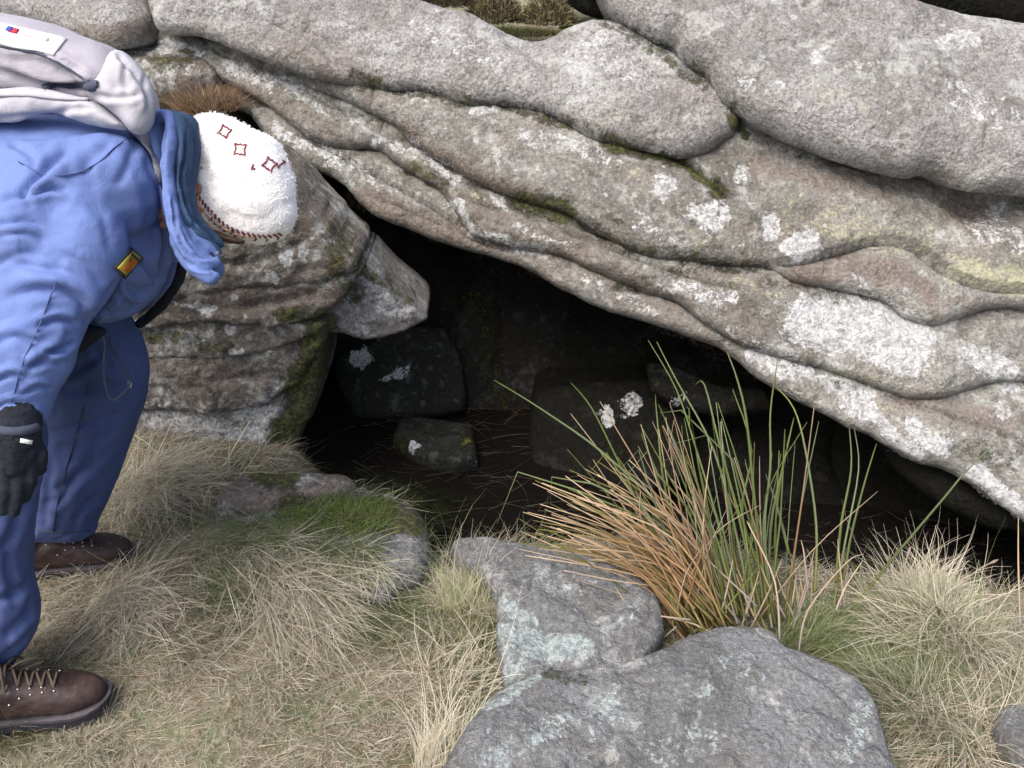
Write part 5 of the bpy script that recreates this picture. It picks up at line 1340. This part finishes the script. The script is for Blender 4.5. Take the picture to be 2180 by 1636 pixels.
ribbon('glove_cuff', [(-6, 914), (20, 918), (50, 918), (80, 910)], 9, [B_G], M_WEB, glove, .003, .004)
patch('glove_tag', [(44, 934), (68, 938), (66, 946), (42, 942)], [B_G], M_WHITE, glove, .002, .001, (3, 2))

# ---- dark pouch, cord and the silver thing at the waist
pc = pil([(150, 698), (180, 690), (212, 694), (228, 706), (206, 726), (178, 748), (152, 762), (146, 730)], 1.72, .03, .03, res=.008)
cV, cF, cN = union([pc], .005, 2)
mesh_obj('waist_pouch', cV, cF, M_BLACK, parent=person)
sc_ = pil([(126, 706), (148, 698), (166, 700), (166, 716), (152, 722), (136, 716)], 1.60, .012, .012, res=.005)
mesh_obj('silver_fitting', sc_[0], sc_[1], M_SILVER, parent=person)
cw = catmull([(212, 700), (222, 730), (220, 780), (224, 820), (238, 852), (262, 836), (276, 818), (268, 790), (246, 750), (232, 716)], False, 5)
V, F = tube_geo(at(cw[:, 0], cw[:, 1], np.linspace(1.80, 1.88, len(cw))), [.0022] * len(cw), 6)
mesh_obj('drawcord', V, F, M_CORD, parent=person)
v, f = ico(at(276, 818, 1.87), (.004, .004, .009)); mesh_obj('cord_lock', v, f, M_SILVER, parent=person)
ribbon('seam', [(40, 345), (90, 372), (150, 372), (205, 352), (250, 312), (285, 290)], 1.3, [B_J], M_TROUSER, jacket, .0012, .001)
ribbon('seam', [(262, 585), (235, 640), (196, 676)], 1.3, [B_J], M_TROUSER, jacket, .0012, .001)
ribbon('seam', [(120, 600), (80, 700), (40, 800), (20, 885)], 1.3, [B_J], M_TROUSER, jacket, .0012, .001)
ribbon('cuff_band', [(-40, 898), (0, 902), (50, 903), (92, 896)], 6, [B_J], M_TROUSER, jacket, .002, .002)
ribbon('trouser_seam', [(180, 720), (190, 800), (165, 920), (130, 1040), (112, 1130)], 1.5, [B_T], M_WEB, trousers, .0008, .001)
ribbon('trouser_hem', [(80, 1128), (130, 1134), (190, 1130)], 1.8, [B_T], M_WEB, trousers, .0008, .001)
ribbon('jacket_hem', [(370, 560), (352, 610), (318, 650), (280, 680), (236, 696), (196, 698)], 3.5, [B_J], M_TROUSER, jacket, .001, .002)

# ---- boots
def boot(px, py, heading, scale=1.0, roll=0.0):
    """brown leather walking boot, heel at the origin, toe along +x; the sole stands on the turf"""
    def sec(x, w, h, z0, n=18, e=2.4):
        out = []
        for k in range(n):
            th = 2 * math.pi * k / n; c, s_ = math.cos(th), math.sin(th)
            out.append((x, w * np.sign(c) * abs(c) ** (2 / e), z0 + h / 2 + h / 2 * np.sign(s_) * abs(s_) ** (2 / e)))
        return out
    def loft(secs):
        V = [p for s_ in secs for p in s_]; n = len(secs[0]); F = []
        for i in range(len(secs) - 1):
            for k in range(n):
                F.append((i * n + k, i * n + (k + 1) % n, (i + 1) * n + (k + 1) % n, (i + 1) * n + k))
        F.append(tuple(range(n))[::-1]); F.append(tuple((len(secs) - 1) * n + k for k in range(n)))
        return np.array(V, float), F
    foot = loft([sec(.000, .022, .06, .025), sec(.012, .034, .085, .022), (sec(.05, .038, .10, .02)), sec(.10, .039, .105, .02), sec(.15, .044, .090, .02), sec(.19, .049, .076, .02), sec(.225, .050, .066, .02), sec(.255, .044, .058, .02), sec(.280, .030, .046, .022), sec(.293, .014, .030, .026)])
    sh = []
    for i in range(9):
        u = i / 8; sh.append(ico((.055 + .004 * u - .012 * u * u, 0, .07 + .12 * u), (.050 - .006 * u, .040 - .002 * u, .03)))
    tongue = [ico((.13 - .065 * u, 0, .105 + .085 * u), (.022, .024, .016)) for u in np.linspace(0, 1, 6)]
    uV, uF, uN = union([foot] + sh + tongue, .0042, 5)
    uV = uV + uN * (0.0014 * fbm(uV, 38, 3, 12))[:, None]
    def sole(z0, z1, grow):
        xs_ = np.array([0, .01, .03, .07, .11, .15, .19, .225, .255, .278, .292, .298]); wl = np.array([.012, .028, .035, .036, .035, .040, .047, .050, .046, .035, .020, .006]) + grow
        out = [(x - grow * (1 if x < .1 else -1), w) for x, w in zip(xs_, wl)]
        ring = [(x, w) for x, w in out] + [(x, -w) for x, w in out[::-1]]; n = len(ring)
        V = [(x, y, z0 + (.012 * max(0, (x - .22) / .08) ** 2)) for x, y in ring] + [(x, y, z1 + (.010 * max(0, (x - .22) / .08) ** 2)) for x, y in ring]
        return np.array(V, float), [(i, (i + 1) % n, (i + 1) % n + n, i + n) for i in range(n)] + [tuple(range(n))[::-1], tuple(range(n, 2 * n))]
    base = at(px, py, px_on_ground(px, py, 0.0)); z, _ = drop(base[0], base[1]); base[2] = (z or 0) + .004
    ch, shh = math.cos(heading), math.sin(heading); c2, s2 = math.cos(roll), math.sin(roll)
    def W(V):
        V = np.asarray(V) * scale
        V = np.stack([V[:, 0], V[:, 1] * c2 - V[:, 2] * s2, V[:, 1] * s2 + V[:, 2] * c2], 1)
        return np.stack([V[:, 0] * ch - V[:, 1] * shh, V[:, 0] * shh + V[:, 1] * ch, V[:, 2]], 1) + base
    o = mesh_obj('boot', W(uV), uF, M_LEATHER, parent=person)
    sv, sf = sole(0, .020, .003); mesh_obj('sole', W(sv), sf, M_RUBBER, parent=o, smooth=False)
    sv, sf = sole(.0205, .0275, .005); mesh_obj('welt', W(sv), sf, M_WELT, parent=o, smooth=False)
    Bu = bvh_of(uV, uF)
    def onfoot(x, y):
        h = Bu.ray_cast(Vector((x, y, .4)), Vector((0, 0, -1))); return None if h[0] is None else (np.array(h[0]), np.array(h[1]))
    for i in range(6):
        x = .205 - i * .021
        for sgn in (-1, 1):
            y = sgn * (.019 + .002 * i)
            h = onfoot(x, y)
            if h is None: continue
            v, f = ico(h[0] + h[1] * .0003, .0026, 8, 5); mesh_obj('eyelet', W(v), f, M_METAL, parent=o)
            h3 = onfoot(x + .002, y * 1.45)
            if h3 is not None and i < 5: v, f = ico(h3[0] + h3[1] * .0005, .0026, 8, 5); mesh_obj('eyelet', W(v), f, M_METAL, parent=o)
        pts = [onfoot(x, u * .02) for u in np.linspace(-1, 1, 6)]; pts2 = [onfoot(x - .018 * (u + 1) / 2, u * .02) for u in np.linspace(-1, 1, 6)]
        for pp in (pts, pts2):
            pp = [q[0] + q[1] * .003 for q in pp if q is not None]
            if len(pp) > 2: v, f = tube_geo(pp, [.0028] * len(pp), 6); mesh_obj('lace', W(v), f, M_LACE, parent=o)
    for k, (dx, dy) in enumerate([(.02, .045), (.01, -.04), (.05, .03)]):
        pts = [(.11, 0, .13), (.11 + dx, dy * .5, .145), (.11 + dx * 1.5, dy, .12), (.125, dy * .4, .118)]
        P = catmull(pts, False, 5); v, f = tube_geo(P, [.0024] * len(P), 6); mesh_obj('lace', W(v), f, M_LACE, parent=o)
    return o
boot(-78, 1560, math.radians(13), .96)
boot(44, 1234, math.radians(13), .91)
